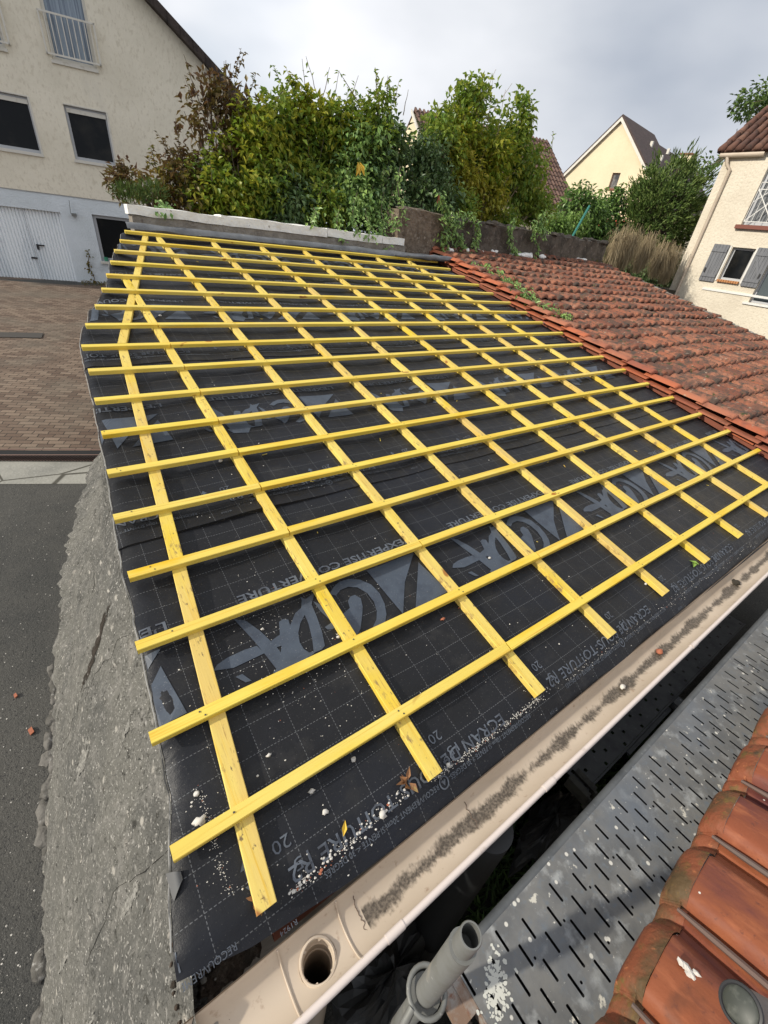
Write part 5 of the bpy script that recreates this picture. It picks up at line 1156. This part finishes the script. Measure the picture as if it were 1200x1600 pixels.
# dark hedge below the grass, right of the wall
shrub('hedge', 'dark green hedge behind the dry grass and against the cream house', 'hedge',
  [(1040,440,8.0,.7,.45,900,.10,.04,0,-.3),(975,425,8.2,.75,.5,900,.11,.045,0,-.4),(960,400,8.6,.6,.4,600,.11,.045,0,-.4),(1000,400,8.8,.8,.6,900,.11,.045,0,-.4),(1010,425,7.6,.6,.35,500,.10,.04,0,-.25),(1060,420,8.4,.5,.6,600,.10,.04,0,-.25)], ['dark'], (14.6, 8, .9))
# tree behind the cream house
tt = thing('tree', 'dark leaved tree rising behind the roof of the cream house', 'tree', (25.5, 9.2, -1))
lf = MB(); st = MB(); stem(st, (26, 9.2, -1), atY(1215, 150, 9.2), .22, .06)
for px, py, rx, rz, n, gap in ((1200,150,.8,.7,620,-.02),(1172,160,.6,.5,240,.05),(1195,215,1.2,.6,520,0),(1150,240,.8,.35,160,.08),(1215,190,1.2,1.0,700,-.1),(1110,262,.6,.3,90,.05),(1090,270,.5,.25,70,.05)):
    c = atY(px, py, 9.4); foliage(lf, c, (rx, rx*.8, rz), n, .17, .10, .4, gap, 1.2, 0, px); stem(st, atY(1215, 200, 9.2), c, .05, .015)
    for _ in range(4): stem(st, c, c + rnd_dir()*rx, .015, .005)
obj('crown', lf, LF['oak'], tt); obj('trunk', st, M['bark'], tt)
# ivy and creepers on walls and roof
def runner(lf, pts, n, ln, spread, mi=0, lift=.0):
    for _ in range(n):
        i = random.randrange(len(pts)-1); p = Vector(pts[i]).lerp(Vector(pts[i+1]), random.random()) + Vector((random.gauss(0, spread), random.gauss(0, spread*.4), random.gauss(0, spread*.4)))
        leaf(lf, p, rnd_dir() + Vector((0, -.6, -.8)), Vector((0, -.7, .7)), ln*random.uniform(.7, 1.2), ln*.5, mi)
iv = thing('ivy_creeper', 'leafy green creeper hanging down the front of the dark wall', 'creeper', (7.3, 5.9, 1.5)); lf = MB(); st = MB()
for px0, px1, y0, y1, n, sp in ((690,700,300,410,260,.07),(712,725,330,425,260,.08),(740,745,330,400,120,.05),(800,800,340,410,110,.045),(838,835,345,400,70,.035),(850,842,330,372,120,.09),(690,760,415,425,150,.05),(720,740,395,420,160,.09)):
    pts = []
    for k in range(8):
        t = k/7; px, py = lerp(px0, px1, t) + 5*math.sin(t*7+px0), lerp(y0, y1, t); a = atY(px, py, 5.80); sx_ = (a.x - A0.x)/ad_.x; fy = A0.y + ad_.y*sx_ - .08; pts.append(atY(px, py, fy))
    runner(lf, pts, n, .085, sp); st.tube(pts, .005, 5)
obj('foliage', lf, LF['ivy'], iv); obj('stems', st, M['bark'], iv)
iv = thing('ivy_creeper', 'strip of green creeper running down across the red roof tiles', 'creeper', RP(7.4, 4.9, .08)); lf = MB(); st = MB(); pts = []
for px, py in ((745,415),(770,425),(790,437),(812,452),(830,468),(852,480),(872,490),(892,496)): u, v = UV(px, py, .09); pts.append(RP(u, v, .085))
runner(lf, pts[:5], 420, .085, .09); runner(lf, pts[3:], 190, .075, .065); st.tube(pts, .006, 5)
obj('foliage', lf, LF['ivy'], iv); obj('stems', st, M['bark'], iv)
vn = thing('hanging_vine', 'strands of green vine trailing over the white coping', 'creeper', (5.0, 5.9, 1.5)); lf = MB(); st = MB()
for px, y0, y1, n in ((600,300,392,70),(612,300,360,60),(575,320,372,60),(530,320,378,50),(555,300,366,60),(490,325,350,40),(590,330,375,60),(250,315,332,24),(625,260,350,60),(265,318,330,20)):
    pts = [atY(px + 4*math.sin(k + px), lerp(y0, y1, k/6), 6.25 - .5*k/6) for k in range(7)]; runner(lf, pts, n, .08, .045); st.tube(pts, .004, 5)
obj('foliage', lf, LF['ivy'], vn); obj('stems', st, M['bark'], vn)
for px, py, c, lab in ((560,254,'yellow_leaf','large orange yellow leaf caught in the creeper bush'),(688,303,'debris_red','red turned leaf on the dark creeper above the wall')):
    mb = MB(); p = atY(px, py, 6.05)
    for k in range(5): leaf(mb, p + rnd_dir()*.02, Vector((random.uniform(-.6, .6), -.4, -1)), Vector((0, -1, 0)), .17, .07)
    tag(obj('autumn_leaf', mb, M[c], loc=p), lab, 'leaf')
mb = MB()
for k in range(120): p = atY(915 + random.gauss(0, 12), 416 + random.gauss(0, 5), 6.28); leaf(mb, p, rnd_dir() + Vector((0, -.4, .5)), rnd_dir(), .10, .02)
tag(obj('moss_clump', mb, LF['moss'], loc=(11, 6.3, 1.4)), 'yellow brown moss tuft at the foot of the dark wall', 'moss')
# weeds along the foot of the blue garage wall, grass under the scaffold
wd_ = thing('weed', 'thin climbing weed on the pale blue wall beside the garage door', 'weed', F(-2.2, -1.12, -.1)); lf = MB(); st = MB()
pts = [F(-2.25 + .06*math.sin(k*1.3), -1.1 + .14*k, -.03) for k in range(8)]; st.tube(pts, .012, 5); runner(lf, pts, 40, .10, .05); obj('foliage', lf, LF['olive'], wd_); obj('stems', st, M['bark'], wd_)
mb = MB()
for k in range(500):
    s = random.uniform(-2.6, .6); p = F(s, -1.12, -random.random()**2*.9 - .02); leaf(mb, p, Vector((random.gauss(0, .4), random.gauss(0, .4), 1)), rnd_dir(), random.uniform(.04, .12), .02)
tag(obj('weeds', mb, LF['olive']), 'low weeds along the foot of the garage wall', 'weeds', kind='stuff')
mb = MB()
for k in range(1500):
    p = Vector((random.uniform(1.4, 4.4), random.uniform(-.62, -.3), -1.97)); leaf(mb, p, Vector((random.gauss(0, .6), random.gauss(0, .6), 1)), rnd_dir(), random.uniform(.08, .25), .02)
tag(obj('grass', mb, LF['dark']), 'rough grass in the dark gap under the gutter', 'grass', kind='stuff')
# green fence posts and netting by the cream house, and the slanting post by the laurel
fn_ = thing('green_fence', 'green painted fence with netting beside the cream house', 'fence', (16.2, 7.2, 0))
mb = MB(); mb.tube([atY(1062,425,7.8), atY(1108,318,7.8)], .035, 8); mb.tube([atY(1068,425,7.7), atY(1100,350,7.7)], .018, 6); mb.tube([atY(1080,385,7.7), atY(1112,330,7.7)], .018, 6); obj('post', mb, M['green_fence'], fn_)
mb = MB()
for k in range(16): a = atY(1052 + k*3.2, 470 - k*6, 7.85); mb.tube([a + Vector((0, 0, -.9)), a + Vector((0, 0, .35))], .006, 4)
for k in range(8): mb.tube([atY(1050, 470 - 3*k, 7.86) + Vector((0, 0, -.5 + .15*k)), atY(1104, 372 - 3*k, 7.86) + Vector((0, 0, -.5 + .15*k))], .006, 4)
obj('netting', mb, M['green_fence'], fn_)
mb = MB(); mb.tube([atY(893,372,7.4), atY(921,322,7.6)], .03, 8); tag(obj('fence_post', mb, M['green_fence'], loc=atY(893, 372, 7.4)), 'leaning dark green post between lime bush and laurel', 'post')

# ------------------------------------------------------------------ debris on the felt, battens and asphalt
def felt(px, py):
    u, v = UV(px, py, -.055); h = mem_h(u, v) + .004; u, v = UV(px, py, h); return RP(u, v, mem_h(u, v) + .004)
for px, py, r, m_, lab in ((312,1283,.017,'debris_white','largest pale mortar lump beside the lowest batten near the left edge'),(552,1187,.010,'debris_white','round white pebble on the felt just below the lowest batten'),
   (529,995,.008,'debris_white','white pebble beside the second batten under the big printed mark'),(410,983,.007,'debris_white','small white pebble on the printed mark between second and third battens'),
   (487,1236,.010,'debris_white','pale pebble on the felt above the heap of grit at the eave'),(508,1269,.010,'debris_white','pale pebble in the first bay above the eave text'),
   (598,1273,.013,'debris_white','white lump at the lower right end of the grit heap'),(420,1180,.008,'debris_white','white chip in the bay between the two lowest battens on the left'),
   (692,967,.012,'debris_red','long brick red crumb on the felt in the third bay'),(636,1225,.024,'brown_leaf','brown curled lump by the foot of the second counter batten'),
   (398,1414,.020,'brown_leaf','orange brown lump at the foot of the edge counter batten'),(307,1240,.009,'debris_white','small grey chip on the edge counter batten side'),
   (700,1195,.009,'debris_white','white chip on the grit line near the felt hem'),(765,872,.009,'debris_white','white crumb in the right part of the fourth bay'),
   (1009,912,.009,'debris_white','white chip on the felt close to the right counter battens'),(250,493,.012,'debris_white','white crumb high on the upper left of the roof'),(345,720,.010,'debris_white','white splinter lump in the second bay column')):
    p = felt(px, py); mb = MB()
    if m_ == 'brown_leaf':
        for k in range(7): leaf(mb, p + rnd_dir()*r*.35 + NR*r*.3, rnd_dir() + NR*.5, rnd_dir(), r*random.uniform(1.2, 2.2), r*random.uniform(.7, 1.2), 0, .35)
    else: mb.lump(p, (r, r*.8, r*.65) if 'white' in m_ else (r, r*.6, r*.4), int(px), 2, .7)
    tag(obj('mortar_crumb' if 'white' in m_ else 'crumb', mb, M[m_], smooth=True, loc=p), lab, 'debris')
def flat_leaf(nm, px, py, m_, ln, ang, lab):
    p = felt(px, py); mb = MB(); d = Vector((math.cos(ang), math.sin(ang)*CA, math.sin(ang)*SA)); leaf(mb, p + NR*.004, d, NR, ln, ln*.38); tag(obj(nm, mb, M[m_], loc=p), lab, 'leaf')
flat_leaf('leaf', 536, 1308, 'yellow_leaf', .045, .9, 'narrow yellow leaf lying on the grit near the eave')
flat_leaf('leaf', 1083, 887, 'green_leaf', .08, .4, 'fresh green leaf on the felt between two counter batten ends')
flat_leaf('leaf', 1092, 883, 'green_leaf', .06, 2.0, 'second smaller green leaf beside the fresh green leaf')
mb = MB()                                           # grit line along the eave and scattered grit
def grit(px, py, s=1.0):
    u, v = UV(px, py, -.055)
    if u < edge_u(v) + .02 or u > 6.0 or v < low_v(u) + .01: return
    r = random.uniform(.0008, .0022)*s; mb.lump(RP(u, v, mem_h(u, v) + r*.4), (r*1.3, r, r*.7), random.randint(0, 99), 1, .5, 0 if random.random() < .95 else 1)
for _ in range(260):
    t = random.random()**1.3; px = lerp(455, 640, t) + random.gauss(0, 6); py = lerp(1395, 1232, t) + random.gauss(0, 4); grit(px, py, random.choice((1, 1, 1, 2.2)))
for _ in range(420): t = random.random(); grit(lerp(680, 850, t) + random.gauss(0, 3), lerp(1215, 1085, t) + random.gauss(0, 2.5), 1)
for _ in range(260): t = random.random(); grit(lerp(850, 1190, t) + random.gauss(0, 5), lerp(1085, 838, t) + random.gauss(0, 4), 1)
for _ in range(110): grit(random.gauss(480, 50), random.gauss(1060, 40), 1)
for _ in range(150): t = random.random(); grit(lerp(310, 360, t) + random.gauss(0, 5), lerp(1230, 1400, t), .8)
for _ in range(130): grit(random.gauss(440, 40), random.gauss(985, 40), 1)
for _ in range(520): grit(random.uniform(230, 1180), random.uniform(560, 1400), random.choice((.7, 1, 1.6)))
tag(obj('mortar_grit', mb, [M['debris_white'], M['debris_red']]), 'pale crumbs of mortar grit scattered over the black felt', 'grit', kind='stuff')
mb = MB()                                           # splinters
for _ in range(34):
    u, v = random.uniform(.8, 5.8), random.uniform(0, 5.2); a = random.uniform(0, 6.28); l_ = random.uniform(.010, .035); p = RP(u, v, mem_h(u, v) + .003)
    mb.obox(p, RP(math.cos(a)*l_, math.sin(a)*l_, 0), RP(-math.sin(a)*.003, math.cos(a)*.003, 0), NR*.002)
tag(obj('wood_splinters', mb, M['wood_bl']), 'pale wood splinters and shavings dropped between the battens', 'splinters', kind='stuff')
for px, py, r, lab in ((48,1150,.045,'flat brick red tile shard lying on the asphalt'),(24,1092,.03,'small dull red shard pressed into the asphalt')):
    p = ground_at(px, py); mb = MB(); mb.obox(p + Vector((0, 0, .004)), (r*.5, r*.25, .004), (-r*.3, r*1.1, .002), (.003, 0, .012)); tag(obj('tile_shard', mb, M['debris_red'], loc=p), lab, 'debris')
mb = MB()
for _ in range(120):
    px, py = random.uniform(0, 110), random.uniform(780, 1600); p = ground_at(px, py)
    if p.x > base_at(p.y) - .03: continue
    r = random.uniform(.002, .006); mb.lump(p, (r, r, r*.6), random.randint(0, 99), 1, .5)
tag(obj('gravel', mb, M['debris_white']), 'loose pale gravel bits scattered on the asphalt', 'gravel', kind='stuff')
print('objects', len(scn.objects), 'verts', sum(len(o.data.vertices) for o in scn.objects if o.type == 'MESH'))
